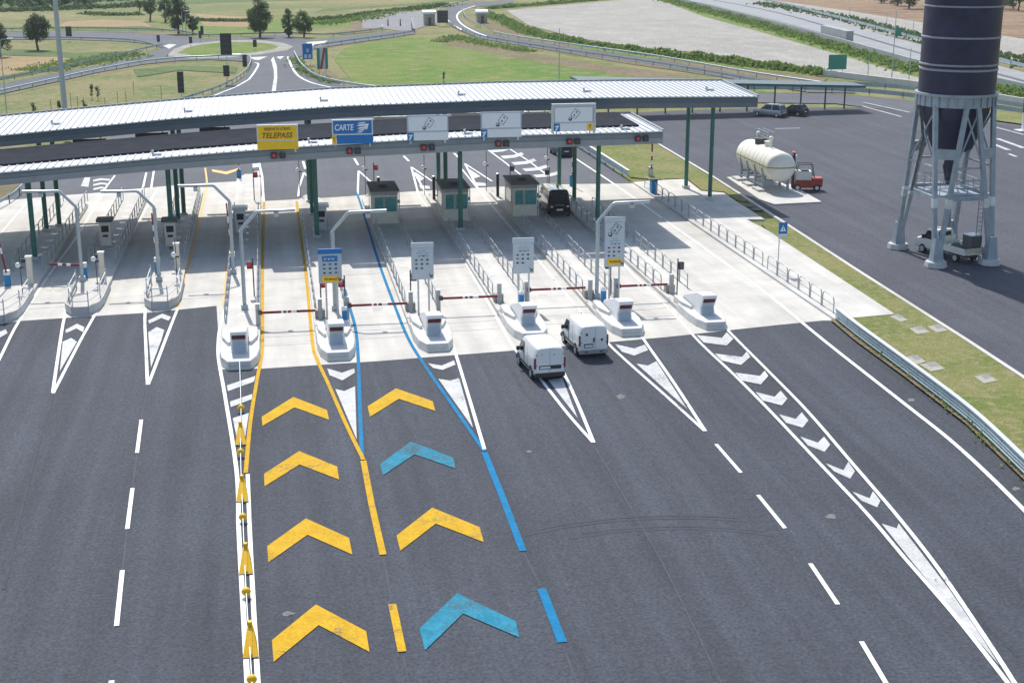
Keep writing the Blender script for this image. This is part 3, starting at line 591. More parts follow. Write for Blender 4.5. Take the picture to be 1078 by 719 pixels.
# ================================================================== TOLL ISLANDS
ISL = {1: (-19.0, -16.55, 91.6, 134), 2: (-13.85, -11.6, 92.9, 136), 3: (-8.85, -6.6, 93.5, 139), 4: (-3.55, -1.2, 78.9, 146), 5: (2.15, 4.4, 79.75, 133),
       6: (8.0, 10.35, 80.6, 133), 7: (14.0, 16.4, 81.9, 133), 8: (20.15, 22.5, 81.9, 134), 9: (25.8, 28.0, 82.5, 134)}
WH = {1: 'the leftmost island at the picture edge', 2: 'the second island from the left', 3: 'the third island from the left',
      4: 'the long island where the yellow buoys end', 5: 'the island with the blue topped sign', 6: 'the island between the blue line and the cash lane',
      7: 'the island just ahead of the left white van', 8: 'the island with the tallest sign', 9: 'the rightmost island'}
IH = .28
for k, (x0, x1, y0, y1) in ISL.items():
    w = (x1 - x0) / 2; xc = (x0 + x1) / 2; left = k <= 3
    lab = {1: 'pale concrete entry island at the left edge of the picture', 2: 'concrete entry island, second from left, with railed nose', 3: 'concrete entry island, third from left, beside the orange line',
           4: 'longest white island, nose reaching the asphalt where the yellow buoys start', 5: 'concrete island between the yellow and blue lanes carrying a blue topped sign',
           6: 'concrete island right of the blue line with a small white sign', 7: 'concrete island straight ahead of the left white van', 8: 'concrete island beside the right van carrying the tallest sign', 9: 'rightmost concrete island at the wide outer lane'}[k]
    t = thing('toll_island', lab, 'traffic island', (xc, y0, 0), 0, 'toll islands between the lanes')
    D = y1 - y0; tw = .62 if not left else .5
    plan = [(-tw, 0), (tw, 0), (w * .86, 1.1), (w, 2.6), (w, D - 2.5), (.4, D), (-.4, D), (-w, D - 2.5), (-w, 2.6), (-w * .86, 1.1)]
    MB().prism(plan, -.02, IH).build('platform', CONC3, t, (0, 0, 0), bevel=.03)
    sk = [(-tw - .04, -.05), (tw + .04, -.05), (w * .9, 1.05), (w + .03, 2.6), (w + .03, 5.2), (-w - .03, 5.2), (-w - .03, 2.6), (-w * .9, 1.05)]
    if left:
        m = MB()                                                     # low wall wrapped round the nose
        ring = [(-w - .03, 7.), (-w - .03, 2.6), (-w * .9, 1.05), (-tw, -.05), (tw, -.05), (w * .9, 1.05), (w + .03, 2.6), (w + .03, 7.)]
        for a, b in zip(ring, ring[1:]): m.bar((a[0], a[1], .27), (b[0], b[1], .27), .14, .58)
        m.build('nose_wall', CONC2, t)
    else:
        MB().prism(sk, -.02, .50, .05).build('nose_wall', mat('nose_white', (.62, .62, .60), .7, var=.1, scale=1.2, fine=.08, fscale=8.), t, bevel=.06)
        b = MB().xprism([(1.85, .45), (2.0, .98), (1.5, 1.66), (1.5, 1.80), (1.6, 1.86), (2.7, 1.78), (5.6, .95), (6.2, .45)], -.47, .47).build('crash_block', WHITE, t, bevel=.05)
        MB().xprism([(1.83, .55), (1.97, 1.0), (1.72, 1.34), (1.695, 1.32), (1.94, .99), (1.805, .56)], -.37, .37).build('recess_panel', SIGNG, b)
        MB().xprism([(1.715, 1.36), (1.53, 1.61), (1.50, 1.59), (1.685, 1.34)], -.39, .39).build('reflector', REDD, b)
        MB().prism([(-w + .12, 4.6), (-.7, 3.3), (-.53, 3.3), (-.53, 6.4), (-w + .12, 6.4)], .3, .72, .05).build('side_fairing', MATS['nose_white'], t, bevel=.04)
        MB().prism([(w - .12, 4.6), (.7, 3.3), (.53, 3.3), (.53, 6.4), (w - .12, 6.4)], .3, .72, .05).build('side_fairing', MATS['nose_white'], t, bevel=.04)
    ic = None                                                        # inspection covers down the middle
    for j in range(int((D - 14) / 2.6)):
        if ic is None: ic = MB().box(-.22, .22, 0, .45, -.01, .012).build('inspection_cover', GALV, t, (0, 11, IH))
        else: child_copy(ic, t, (0, 11 + 2.6 * j, IH))

# hoop railings
def hoop_mb(L=1.95, h=1.05, r=.036):
    m = MB(); m.tube([(0, 0, 0), (0, 0, h - .3), (0, .09, h - .09), (0, .3, h), (0, L - .3, h), (0, L - .09, h - .09), (0, L, h - .3), (0, L, 0)], r, 6)
    m.tube([(0, 0, h * .5), (0, L, h * .5)], r * .7, 6); return m
hoop0 = None
def hoop_rail(loc, n, label, group, step=2.15, dx=0., z=IH):
    global hoop0
    t = thing('railing', label, 'railing', (*loc, z), 0, group)
    for i in range(n):
        p = (dx * i, i * step, 0)
        if hoop0 is None: hoop0 = hoop_mb().build('hoop', HOOPM, t, p, smooth=True)
        else: child_copy(hoop0, t, p)
    return t
for k, (x0, x1, y0, y1) in ISL.items():
    ys = y0 + (9.6 if k > 3 else 13.5); n = 14 if k > 4 else 17
    if k <= 3: n = 13
    if k in (6, 7, 8):
        nA = int((116.6 - ys) / 2.15)
    else: nA = n
    hoop_rail((x0 + .16, ys), nA, 'hoop railings, left of ' + WH[k], 'hoop railings along the toll islands')
    hoop_rail((x1 - .16, ys), nA, 'hoop railings, right of ' + WH[k], 'hoop railings along the toll islands')
hoop_rail((kx + .45, 84.6), 6, 'short row of hoop railings by the pedestrian sign at the walkway end', 'hoop railings along the walkway', z=.15)
hoop_rail((kx + .45, 98.4), 16, 'long row of hoop railings between the outer lane and the shaded walkway', 'hoop railings along the walkway', z=.15)

# railed noses of the three entry islands
for k in (1, 2, 3):
    x0, x1, y0, y1 = ISL[k]; w = (x1 - x0) / 2 - .12; t = thing('nose_railing', 'bent tube railing round the nose of ' + WH[k], 'railing', ((x0 + x1) / 2, y0, IH), 0, 'nose railings on the entry islands')
    P = [(-w, 6.5), (-w, 2.6), (-.5, .25), (.5, .25), (w, 2.6), (w, 6.5)]
    MB().tube([(p[0], p[1], 1.05) for p in P], .035, 6).build('top_rail', GALVL, t, smooth=True)
    MB().tube([(p[0], p[1], .55) for p in P], .03, 6).build('middle_rail', GALVL, t, smooth=True)
    pm = None
    for p in P:
        if pm is None: pm = MB().tube([(0, 0, -.02), (0, 0, 1.25)], .04, 6).build('post', GALV, t, (p[0], p[1], 0), smooth=True)
        else: child_copy(pm, t, (p[0], p[1], 0))

# square posts, barriers, signals
def post_mb(h=1.32): return MB().box(-.13, .13, -.13, .13, 0, h).mi(1).box(-.145, .145, -.145, .145, h, h + .04)
def make_bollard():
    t = thing('gate_post', 'x', 'post'); post_mb().build('shaft', [POSTM, GALV], t); MB().box(-.32, .32, .2, .75, 0, .55).build('base_block', mat('old_concrete', (.36, .35, .31), .9), t, bevel=.02); return t
bol0 = None
def bollard(loc, label):
    global bol0
    if bol0 is None: bol0 = make_bollard(); bol0.location = loc; bol0['label'] = label; bol0['group'] = 'square gate posts'
    else: dup(bol0, loc, 0, label, 'square gate posts')
def arm_mb(L, sgn):
    m = MB(); seg = [(0, .38, 0), (.38, .42, 1), (.42, .47, 0), (.47, .50, 1), (.50, .56, 0), (.56, .59, 1), (.59, .66, 1), (.66, 1., 0)]
    for a, b, c in seg: m.mi(c).box(sgn * L * a if sgn > 0 else -L * b, sgn * L * b if sgn > 0 else -L * a, -.05, .05, -.07, .07)
    return m
def barrier(loc, L, label, sgn=1):
    t = thing('barrier', label, 'barrier', loc, 0, 'lane barriers'); post_mb().build('post', [POSTM, GALV], t)
    a = arm_mb(L, sgn).build('arm', [BRED, WHITE], t, (sgn * .16, -.22, .82)); MB().box(-.12, .12, -.13, .12, -.14, .14).build('pivot', DGREY, a, (0, .1, 0)); return t
LN = {4: 'the left yellow lane', 5: 'the lane with the blue lines', 6: 'the middle lane left of the vans', 7: 'the left van lane', 8: 'the right van lane'}
for k in (4, 5, 6, 7, 8):
    x0, x1, y0, y1 = ISL[k]; nx = ISL[k + 1][0]
    if k > 4: bollard((x0 + .42, y0 + 8.4, IH), 'square grey post, left on ' + WH[k])
    barrier((x1 - .12, y0 + 8.6, IH), nx - x1 + .05, 'lowered dark red barrier arm across ' + LN[k])
bollard((26.35, 90.9, IH), 'square grey steel post beside the dark signal on the rightmost island')
def signal(loc, label, red=True, h=2.05, side=1):
    t = thing('traffic_signal', label, 'traffic light', loc, 0, 'small lane signals')
    MB().tube([(0, 0, 0), (0, 0, h + .45)], .045, 8).build('pole', DGREY, t)
    hd = MB().box(side * .05, side * .40, -.14, .14, h - .28, h + .22).build('head', DARK if not red else REDD, t, bevel=.02)
    MB().lathe([(.001, 0), (.14, 0), (.14, .03), (.001, .03)], (side * .225, -.17, h - .03), 12, 'y').build('lens', RED if red else DGREY, hd)
    MB().box(side * .06, side * .39, -.30, -.14, h + .13, h + .16).build('visor', DARK, hd)
for k, dx, red, side, s in ((4, 1.95, True, -1, 'red lit signal on the right side of '), (5, .52, True, 1, 'bright red signal at the left edge of '), (5, 2.05, True, -1, 'dull red signal at the right edge of '),
                            (6, .5, True, 1, 'dull red signal on '), (8, 2.0, False, -1, 'unlit black signal on '), (9, .72, False, 1, 'lone unlit black signal on ')):
    x0, x1, y0, y1 = ISL[k]; signal((x0 + dx, y0 + (9.2 if k != 9 else 7.6) + (7 if k == 4 else 0), IH), s + WH[k], red, 2.15, side)

# information signs on two poles
ICON = mat('icon_black', (.03, .04, .05), .5)
def icon_mb(kind, s):
    m = MB(); q = s / 2
    if kind == 0: m.yprism([(-q, -q * .6), (q, -q * .6), (q, q * .1), (q * .4, q * .6), (-q * .4, q * .6), (-q, q * .1)], -.012, 0)
    elif kind == 1: m.yprism([(-q, -q * .35), (q, -q * .35), (q, q * .35), (-q, q * .35)], -.012, 0); m.yprism([(-q * .3, q * .4), (q * .3, q * .4), (q * .3, q * .8), (-q * .3, q * .8)], -.012, 0)
    else: m.yprism([(q * math.cos(a * math.pi / 4), q * .8 * math.sin(a * math.pi / 4)) for a in range(8)], -.012, 0)
    return m
def cash_icon(parent, x, y, z, s):
    """bank note turned on its corner, two dots, and a coin below it"""
    m = MB(); c, d = math.cos(.95), math.sin(.95)
    def rot(p): return (x + (p[0] * c - p[1] * d) * s + .12 * s, z + (p[0] * d + p[1] * c) * s + .1 * s)
    a, b = .50, .40; e = .045
    for q in ([(-a, -b), (a, -b), (a, -b + e), (-a, -b + e)], [(-a, b - e), (a, b - e), (a, b), (-a, b)], [(-a, -b), (-a + e, -b), (-a + e, b), (-a, b)], [(a - e, -b), (a, -b), (a, b), (a - e, b)]):
        m.yprism([rot(p) for p in q], y - .012, y)
    for cx in (-.22, .24): m.yprism([rot((cx + .10 * math.cos(t * math.pi / 4), .10 * math.sin(t * math.pi / 4))) for t in range(8)], y - .013, y)
    m.yprism([(x - .5 * s + .24 * s * math.cos(t * math.pi / 6), z - .5 * s + .24 * s * math.sin(t * math.pi / 6)) for t in range(12)], y - .012, y)
    m.mi(1).yprism([(x - .54 * s + .13 * s * math.cos(t * math.pi / 6), z - .44 * s + .13 * s * math.sin(t * math.pi / 6)) for t in range(12)], y - .016, y - .002)
    return m.build('pictogram', [ICON, SIGNW], parent)
def wordbars(parent, w, h, loc, m, n):
    """a line of lettering too small to read in the photograph, as uneven little strokes"""
    b = MB(); st = w / n
    for i in range(n):
        x = -w / 2 + i * st; b.box(x + st * .08, x + st * .28, -.01, 0, -h / 2, h / 2 * random.uniform(.5, 1)); b.box(x + st * .28, x + st * random.uniform(.6, .85), -.01, 0, random.choice((-h / 2, h * .1)), random.choice((h * .3, h / 2)))
    return b.build('small_print', m, parent, loc)
def info_sign(k, W, z0, z1, head, label, pict=False, yellow=False, blue=False, dx=0.):
    x0, x1, y0, y1 = ISL[k]; t = thing('information_sign', label, 'sign', ((x0 + x1) / 2 + dx, y0 + 8.0, IH), 0, 'lane information signs')
    z0 -= IH; z1 -= IH
    pp = MB().tube([(0, 0, 0), (0, 0, z1 - .1)], .06, 8).build('pole', GALV, t, (-W * .2, .1, 0), smooth=True); child_copy(pp, t, (W * .28, .1, 0))
    pn = MB().box(-W / 2, W / 2, -.06, .02, z0, z1 - .32).build('panel', SIGNG, t, bevel=.02)
    MB().box(-W / 2 + .05, W / 2 - .05, -.066, -.05, z0 + .05, z1 - .38).build('face', SIGNW if not blue else SIGNG, pn)
    MB().box(-W / 2 - .02, W / 2 + .02, -.075, .04, z1 - .32, z1).build('header', head, t, bevel=.02)
    zt = z1 - .45; y = -.07
    if pict: cash_icon(t, 0, y, zt - .42, .62); zt -= .95
    if blue:
        MB().box(-W * .33, W * .33, y - .012, y, zt - .36, zt).build('blue_panel', BLUEP, t); wordbars(t, W * .5, .15, (0, y - .012, zt - .18), SIGNW, 6); zt -= .42
    else:
        wordbars(t, W * .32, .06, (0, y, zt - .07), CYAN, 4); wordbars(t, W * .55, .08, (0, y, zt - .22), CYAN, 7); wordbars(t, W * .5, .10, (W * .05, y, zt - .41), ICON, 5); zt -= .55
    i = 0
    for r in range(3):
        for c in range(3):
            if r == 2 and c == 2 and not blue: continue
            o = icon_mb((r + c) % 3, .17).build('vehicle_icon', ICON, t, ((c - 1) * W * .25 - (0 if blue else .04), y, zt - .12 - r * .27))
    zt -= .85
    if yellow:
        MB().box(-W * .36, W * .36, y - .012, y, zt - .42, zt - .02).build('yellow_panel', YELS, t); text('TELEPASS', W * .56, .15, t, (0, y - .02, zt - .22), BRWN, shear=.2)
    ax, az = W / 2 - .2, z0 + .22
    MB().yprism([(ax - .12, az + .14), (ax - .08, az + .17), (ax + .06, az + .0), (ax + .1, az + .1), (ax + .14, az + .08), (ax + .1, az - .1), (ax - .08, az - .06), (ax - .08, az - .02), (ax + .03, az - .03)], y - .012, y).build('arrow', ICON, t)
    return t
info_sign(5, 1.45, 2.72, 4.92, BLUEP, 'grey lane sign with blue header, icon rows and a yellow panel', yellow=True, blue=True)
info_sign(6, 1.42, 2.52, 4.92, SIGNW, 'white lane sign with icon rows right of the blue line, without yellow panel')
info_sign(7, 1.40, 2.34, 4.72, SIGNW, 'white lane sign with icon rows ahead of the left white van', dx=.75)
info_sign(8, 1.36, 2.55, 5.92, SIGNW, 'tallest white lane sign with cash pictogram and yellow panel', pict=True, yellow=True, dx=.75)

# bent masts
def mast(k, px, sgn, label):
    g = G(*px); x0, x1, _, _ = ISL[k]; g.x = min(max(g.x, x0 + .3), x1 - .3)
    t = thing('bent_mast', label, 'lamp post', (g.x, g.y, IH), 0, 'bent masts on the islands')
    MB().tube([(0, 0, 0), (0, 0, 5.2)], .13, 10).build('pole', MASTM, t, smooth=True)
    MB().tube([(0, 0, 5.1), (sgn * .04, 0, 5.3), (sgn * 1.0, 0, 6.35), (sgn * 1.15, 0, 6.42), (sgn * 3.5, 0, 6.45)], .105, 8).build('arm', MASTM, t, smooth=True)
    MB().box(-.22, .22, -.2, .2, -.01, .35).build('base', MASTM, t, bevel=.02)
    MB().box(sgn * 2.3 - .14, sgn * 2.3 + .14, -.16, .16, 6.05, 6.33).build('sensor', GALV, t)
for k, px, sg, l in ((2, (86, 300), -1, 'grey bent mast, arm to the left, on the second island from the left'), (3, (168, 300), -1, 'grey bent mast, arm to the left, on the third island from the left'),
                     (4, (246, 292), -1, 'grey bent mast with arm to the left on the long buoy island'), (4, (258, 330), 1, 'grey bent mast with arm to the right on the long buoy island'),
                     (5, (353, 331), 1, 'grey bent mast rising behind the blue topped sign'), (8, (628, 318), 1, 'grey bent mast rising beside the tallest sign')): mast(k, px, sg, l)

# entry side: barrier machines, cream posts, ticket machines
def entry_barrier(k, px, ang, L, label):
    g = G(*px); x0, x1, _, _ = ISL[k]; g.x = min(max(g.x, x0 + .35), x1 - .35)
    t = thing('barrier', label, 'barrier', (g.x, g.y, IH), 0, 'entry barriers'); c = MB().box(-.19, .19, -.17, .17, 0, .78).build('housing', BLUEB, t, bevel=.02)
    MB().box(-.21, .21, -.19, .19, .78, 1.12).build('head', WHITE, c, bevel=.04)
    m = MB(); d = Vector((math.cos(ang), 0, math.sin(ang)))
    for i in range(8):
        w = (.42, .62); a = L * i / 8; b = L * (i + 1) / 8; m.mi(i % 2 if i in (3, 4, 5, 6) else 0).bar(d * a, d * b, .1, .16)
    m.build('arm', [BRED, WHITE], t, (0, -.24, .98))
entry_barrier(1, (9, 305), R(97), 3.6, 'raised red and white barrier arm at the left picture edge')
entry_barrier(2, (82, 297), R(176), 2.3, 'lowered short barrier arm on a blue box, second island from left')
entry_barrier(3, (162.5, 291), R(92), 3.4, 'raised barrier arm on a blue box, third island from left')
entry_barrier(4, (245, 285), R(93), 3.8, 'raised barrier arm on a blue box beside the long buoy island mast')
for k, px in ((1, (33, 303)), (2, (108.5, 298)), (3, (187.5, 288))):
    g = G(*px); x0, x1, _, _ = ISL[k]; t = thing('ticket_post', 'slim cream post with white cap on ' + WH[k], 'post', (min(g.x, x1 - .35), g.y, IH), 0, 'cream posts on the entry islands')
    MB().box(-.19, .19, -.19, .19, 0, 1.9).build('shaft', CREAM, t, bevel=.02); MB().box(-.23, .23, -.23, .23, 1.9, 2.0).build('cap', WHITE, t); MB().box(-.5, -.24, -.1, .1, 1.55, 1.8).build('camera', DARK, t)
for k, px, l in ((2, (101, 262), 'cream ticket machine in shade on the second island from the left'), (3, (171, 262), 'cream ticket machine in shade beside green posts, third island from left'), (5, (341, 245), 'grey ticket machine standing behind the front green post, between yellow and blue lanes'), (4, (254, 248), 'grey cabinet in shade on the long buoy island')):
    g = G(*px); x0, x1, _, _ = ISL[k]; t = thing('ticket_machine', l, 'ticket machine', (min(max(g.x, x0 + .75), x1 - .6), g.y, IH), 0, 'ticket machines')
    MB().box(-.42, .42, -.4, .4, 0, 1.9).build('cabinet', CREAM if k < 4 else GALV, t, bevel=.03); MB().box(-.62, .62, -.6, .6, 1.9, 2.15).build('hood', DGREY if k < 4 else GALV, t, bevel=.02)
    MB().box(-.28, .28, -.425, -.395, 1.1, 1.6).build('screen', GLASS, t); MB().box(-.2, .2, -.42, -.39, .7, .9).build('slot_plate', DARK, t)
def cam_pole(loc, h, label, group='camera poles'):
    t = thing('camera_pole', label, 'camera pole', loc, 0, group); MB().tube([(0, 0, 0), (0, 0, h + 1.2)], .035, 6).build('pole', DGREY, t)
    MB().ball((-.14, 0, h), .19, 8).build('dome', WHITE, t, smooth=True); MB().box(-.05, .22, -.06, .06, h - .22, h - .1).build('bracket', DARK, t)
for k, px, l in ((5, (316, 208), 'thin pole with white dome behind the yellow lane'), (5.5, (385, 206), 'thin pole with white dome left of the first booth'), (7, (447, 205), 'thin pole with white dome left of the middle booth'), (8, (512, 201), 'thin pole with white dome left of the right booth'), (9, (576, 194), 'thin pole with white dome above the dark van')):
    cam_pole(G(px[0], px[1]) + Vector((0, 0, 0)), 2.6, l)
for k, px in ((1, (21, 312)), (2, (100, 305)), (3, (184, 300))): cam_pole(G(*px) + Vector((.2, 0, IH - .0)), 1.9, 'thin camera pole near the nose of ' + WH[k], 'entry camera poles')
for px, l in (((399, 214), 'black guide post beside the left booth'), ((457, 213), 'black guide post beside the middle booth'), ((524, 210), 'black guide post beside the right booth')):
    g = G(*px); t = thing('guide_post', l, 'post', (g.x, g.y, .25), 0, 'black guide posts'); MB().tube([(0, 0, 0), (0, 0, 2.1)], .14, 10).build('tube', DARK, t); MB().lathe([(.16, 0), (.16, .06), (.001, .12)], (0, 0, 2.1), 10).build('cap', GALV, t)
for px, h, l in (((602, 196), 3.4, 'raised red and white barrier arm behind the dark van'), ((685, 187), 3.0, 'raised red and white barrier arm by the grass beyond the walkway'), ((252, 190), 2.2, 'raised red and white arm behind the long buoy island')):
    g = G(*px); t = thing('raised_barrier', l, 'barrier', (g.x, g.y, .1), 0, 'raised exit barriers'); MB().box(-.22, .22, -.2, .2, -.1, 1.0).build('housing', BLUEB if px[0] < 650 else GALV, t, bevel=.03)
    m = MB()
    for i in range(7): m.mi(0 if i % 2 == 0 or i > 4 else 1).box(-.07, .07, -.30, -.21, .8 + i * h / 7, .8 + (i + 1) * h / 7)
    m.build('arm', [BRED, WHITE], t)
t = thing('barrier_box', 'blue barrier box at the far end of the shaded walkway railing', 'barrier', G(688, 205)); MB().box(-.3, .3, -.3, .3, 0, 1.35).build('body', BLUEB, t, bevel=.04); MB().box(-.33, .33, -.33, .33, 1.35, 1.5).build('lid', DGREY, t)
for k, dx, l in ((7, 1.72, 'small blue and white box left of the vans at the lane barrier'), (8, 1.1, 'small blue and white box under the tallest sign'), (5, 1.9, 'small blue box beneath the blue topped sign')):
    x0, x1, y0, _ = ISL[k]; t = thing('payment_box', l, 'payment box', (x0 + dx, y0 + 7.4, IH), 0, 'blue payment boxes'); MB().box(-.16, .16, -.16, .16, 0, .8).build('body', BLUEB, t, bevel=.02); MB().box(-.17, .17, -.17, .17, .8, 1.0).build('top', WHITE, t, bevel=.03)

# toll booths
def booth(k, yb, label):
    x0, x1, _, _ = ISL[k]; xc = (x0 + x1) / 2; W = 1.08; D = 4.2; Hh = 2.75
    t = thing('toll_booth', label, 'toll booth', (xc, yb, IH), 0, 'toll booths')
    w = MB().box(-W, W, 0, D, 0, Hh).build('wall', CREAM, t, bevel=.03)
    MB().box(-W - .01, W + .01, -.02, D + .02, Hh - .32, Hh).build('upper_band', mat('booth_band', (.36, .34, .33), .6), t)
    r = MB().box(-W - .14, W + .14, -.18, D + .18, Hh, Hh + .14).build('roof', ROOFD, t, bevel=.02); MB().box(-.35, .35, 1.5, 2.3, Hh + .14, Hh + .34).build('air_conditioner', DGREY, r, bevel=.03)
    for cx, ww in ((-.52, .44), (.48, .58)):
        f = MB()
        for a, b, c, d in ((cx - ww - .07 + .05, cx - ww + .05 + .05, 1.0, 2.3), (cx + ww - .05 - .05, cx + ww + .07 - .05, 1.0, 2.3)): f.box(a, b, -.05, .0, c, d)
        f.box(cx - ww + .0, cx + ww - .0, -.046, 0, .95, 1.03); f.box(cx - ww, cx + ww, -.046, 0, 2.27, 2.35)
        f = f.build('window_frame', mat('frame_cream', (.62, .58, .50), .5), t); MB().box(cx - ww + .06, cx + ww - .06, -.03, .01, 1.03, 2.27).build('pane', TEAL, f)
    for s in (-1, 1):
        f = MB().box(s * W - .03, s * W + .03, .6, 3.4, 1.0, 2.3).build('side_window', mat('frame_cream', (.62, .58, .50)), t); MB().box(s * W - .04, s * W + .04, .7, 3.3, 1.08, 2.22).build('pane', TEAL, f)
    MB().box(-W + .1, -W + .9, D - .02, D + .03, 0, 2.1).build('door', GALV, t)
    MB().box(W + .02, W + .30, 1.2, 1.45, 1.5, 1.75).build('camera', DARK, t)
    MB().tube([(W + .1, -.12, -.25), (W + .1, -.12, Hh)], .05, 6).build('corner_pipe', GALVL, t)
booth(6, 118.1, 'left cream toll booth with two teal windows, dark flat roof')
booth(7, 118.4, 'middle cream toll booth partly behind a green canopy post')
booth(8, 119.4, 'right cream toll booth next to the dark van')
# ================================================================== CANOPIES
OFF = [(-24, -6.5), (-18, -4.8), (-8, -1.8), (3, -.3), (15, .5), (30, 1.), (45, 1.)]
def col_pt(px, py, Y0):
    """world point of pixel (px, py) on the curved front line Y = Y0 + OFF(x)"""
    d = ray(px, py); Y = Y0
    for _ in range(12):
        t = Y / d[1]; Y = Y0 + lerp_table(OFF, d[0] * t)
    t = Y / d[1]; return Vector((d[0] * t, Y, H + d[2] * t))
def canopy(name, label, Y0, D, topt, bott, pxs, zback, seam, fm=None):
    tp = [col_pt(p, lerp_table(topt, p), Y0) for p in pxs]; bp = [col_pt(p, lerp_table(bott, p), Y0) for p in pxs]
    n = len(tp)
    # smooth heights along the run: straight line fits so the fascia reads as built
    t = thing(name, label, 'canopy', (tp[n // 2].x, tp[n // 2].y + D / 2, 0)); o = Vector(t.location)
    A = [p - o for p in tp]; B = [Vector((a.x, a.y, b.z)) for a, b in zip(A, bp)]
    dz = zback
    rf = MB(); fa = MB(); so = MB()
    for i in range(n - 1):
        a, b = A[i], A[i + 1]; c, d = B[i], B[i + 1]; up = Vector((0, D, dz))
        rf.mi(0).add([a + Vector((0, -.02, .03)), b + Vector((0, -.02, .03)), b + up, a + up, a + Vector((0, -.02, -.07)), b + Vector((0, -.02, -.07)), b + up - Vector((0, 0, .1)), a + up - Vector((0, 0, .1))],
                     [(0, 1, 2, 3), (7, 6, 5, 4), (4, 5, 1, 0), (6, 7, 3, 2)] + ([(0, 3, 7, 4)] if i == 0 else []) + ([(5, 6, 2, 1)] if i == n - 2 else []))
        h = (a.z - c.z); m1, m2 = a.z - .12, b.z - .12; k1, k2 = c.z + h * .5, d.z + (b.z - d.z) * .5
        for (za, zb, yc, zc, zd, q) in ((m1 + .12 - .10, m2 + .12 - .10, -.06, m1 - .02, m2 - .02, 2), (m1 - .02, m2 - .02, 0., k1 + .02, k2 + .02, 0), (k1 + .02, k2 + .02, .03, k1 - .02, k2 - .02, 2), (k1 - .02, k2 - .02, 0., c.z, d.z, 1)):
            f0 = Vector((a.x, a.y + yc, 0)); f1 = Vector((b.x, b.y + yc, 0)); th = Vector((0, .2, 0))
            vs = [f0 + Vector((0, 0, zc)), f1 + Vector((0, 0, zd)), f1 + Vector((0, 0, zb)), f0 + Vector((0, 0, za))]; vs += [v + th for v in vs]
            fa.mi(q).add(vs, [(0, 1, 2, 3), (7, 6, 5, 4), (0, 4, 5, 1), (3, 2, 6, 7)] + ([(0, 3, 7, 4)] if i == 0 else []) + ([(1, 5, 6, 2)] if i == n - 2 else []))
        s0 = Vector((c.x, c.y + .21, c.z + .12)); s1 = Vector((d.x, d.y + .21, d.z + .12)); u = Vector((0, D - .42, dz * .5))
        so.add([s0, s1, s1 + u, s0 + u, s0 + Vector((0, 0, .05)), s1 + Vector((0, 0, .05)), s1 + u + Vector((0, 0, .05)), s0 + u + Vector((0, 0, .05))], [(3, 2, 1, 0), (4, 5, 6, 7)])
        g0 = Vector((c.x, c.y + D - .2, c.z + dz)); g1 = Vector((d.x, d.y + D - .2, d.z + dz)); th = Vector((0, .18, 0)); hh = Vector((0, 0, h - .12))
        fa.mi(0).add([g0, g1, g1 + hh, g0 + hh, g0 + th, g1 + th, g1 + hh + th, g0 + hh + th], [(0, 1, 2, 3), (7, 6, 5, 4), (0, 4, 5, 1), (3, 2, 6, 7)])
    for e, s in ((0, -1), (n - 1, 1)):                                # end fascias
        a, c = A[e], B[e]; x = a.x - s * .12
        vs = [Vector((x, c.y + .22, c.z + .02)), Vector((x, c.y + D - .22, c.z + dz + .02)), Vector((x, a.y + D - .22, a.z + dz - .12)), Vector((x, a.y + .22, a.z - .12))]; vs += [v + Vector((s * .11, 0, 0)) for v in vs]
        fa.mi(0).add(vs, [(0, 1, 2, 3), (7, 6, 5, 4), (0, 4, 5, 1), (3, 2, 6, 7), (1, 5, 6, 2), (0, 3, 7, 4)])
    x = A[0].x + .4
    tab = [(p.x, p) for p in A]
    while x < A[-1].x - .1:                                          # standing seams
        for i in range(n - 1):
            if A[i].x <= x <= A[i + 1].x:
                f = (x - A[i].x) / (A[i + 1].x - A[i].x); p = A[i].lerp(A[i + 1], f); break
        rf.mi(1).bar(p + Vector((0, -.03, .05)), p + Vector((0, D - .02, dz + .025)), .095, .09); x += seam
    rf.mi(2).bar(A[0] + Vector((0, D, dz + .06)), A[0].lerp(A[-1], 0) + Vector((.01, D, dz + .06)), .1, .1)
    for i in range(n - 1): rf.mi(2).bar(A[i] + Vector((0, D + .04, dz + .04)), A[i + 1] + Vector((0, D + .04, dz + .04)), .16, .24)
    for e, s in ((0, -1), (n - 1, 1)): rf.mi(2).bar(A[e] + Vector((s * .03, .1, .05)), A[e] + Vector((s * .03, D, dz + .05)), .2, .2)
    roof = rf.build('roof', [ROOFW, SEAM, FASCL], t); fa.build('fascia', fm or [FASC, FASCL, EDGEG], t); so.build('soffit', SOFF, t)
    return t, o, A, B, roof, D, dz
U_TOP = [(-140, 157.5), (0, 143), (180, 125.5), (270, 118.2), (360, 112), (540, 105), (660, 102.8), (720, 102.2), (798, 102)]
U_BOT = [(-140, 170), (0, 155), (180, 137.5), (270, 130.5), (360, 124.5), (540, 117.3), (660, 114.6), (720, 114), (798, 113.2)]
L_TOP = [(-140, 195), (0, 182), (135, 169.5), (180, 165.2), (270, 158), (315, 154.5), (393, 150), (428, 147.6), (505, 143.8), (550, 142.3), (698, 138.6)]
L_BOT = [(-140, 209), (0, 195.6), (135, 182.5), (180, 178.6), (270, 172), (360, 166), (450, 161.5), (540, 157), (698, 151.4)]
cols = [-140, -60, 0, 60, 120, 180, 240, 300, 360, 420, 480, 540, 600, 660]
LC = canopy('toll_canopy', 'lower front toll canopy carrying the lane billboards', 111., 10.8, L_TOP, L_BOT, cols + [698], .12, .55)
UC = canopy('toll_canopy', 'upper rear toll canopy with long white ribbed roof', 122.6, 10.6, U_TOP, U_BOT, cols + [720, 760, 798], .35, .52, [FASCD, FASCD2, EDGEG])
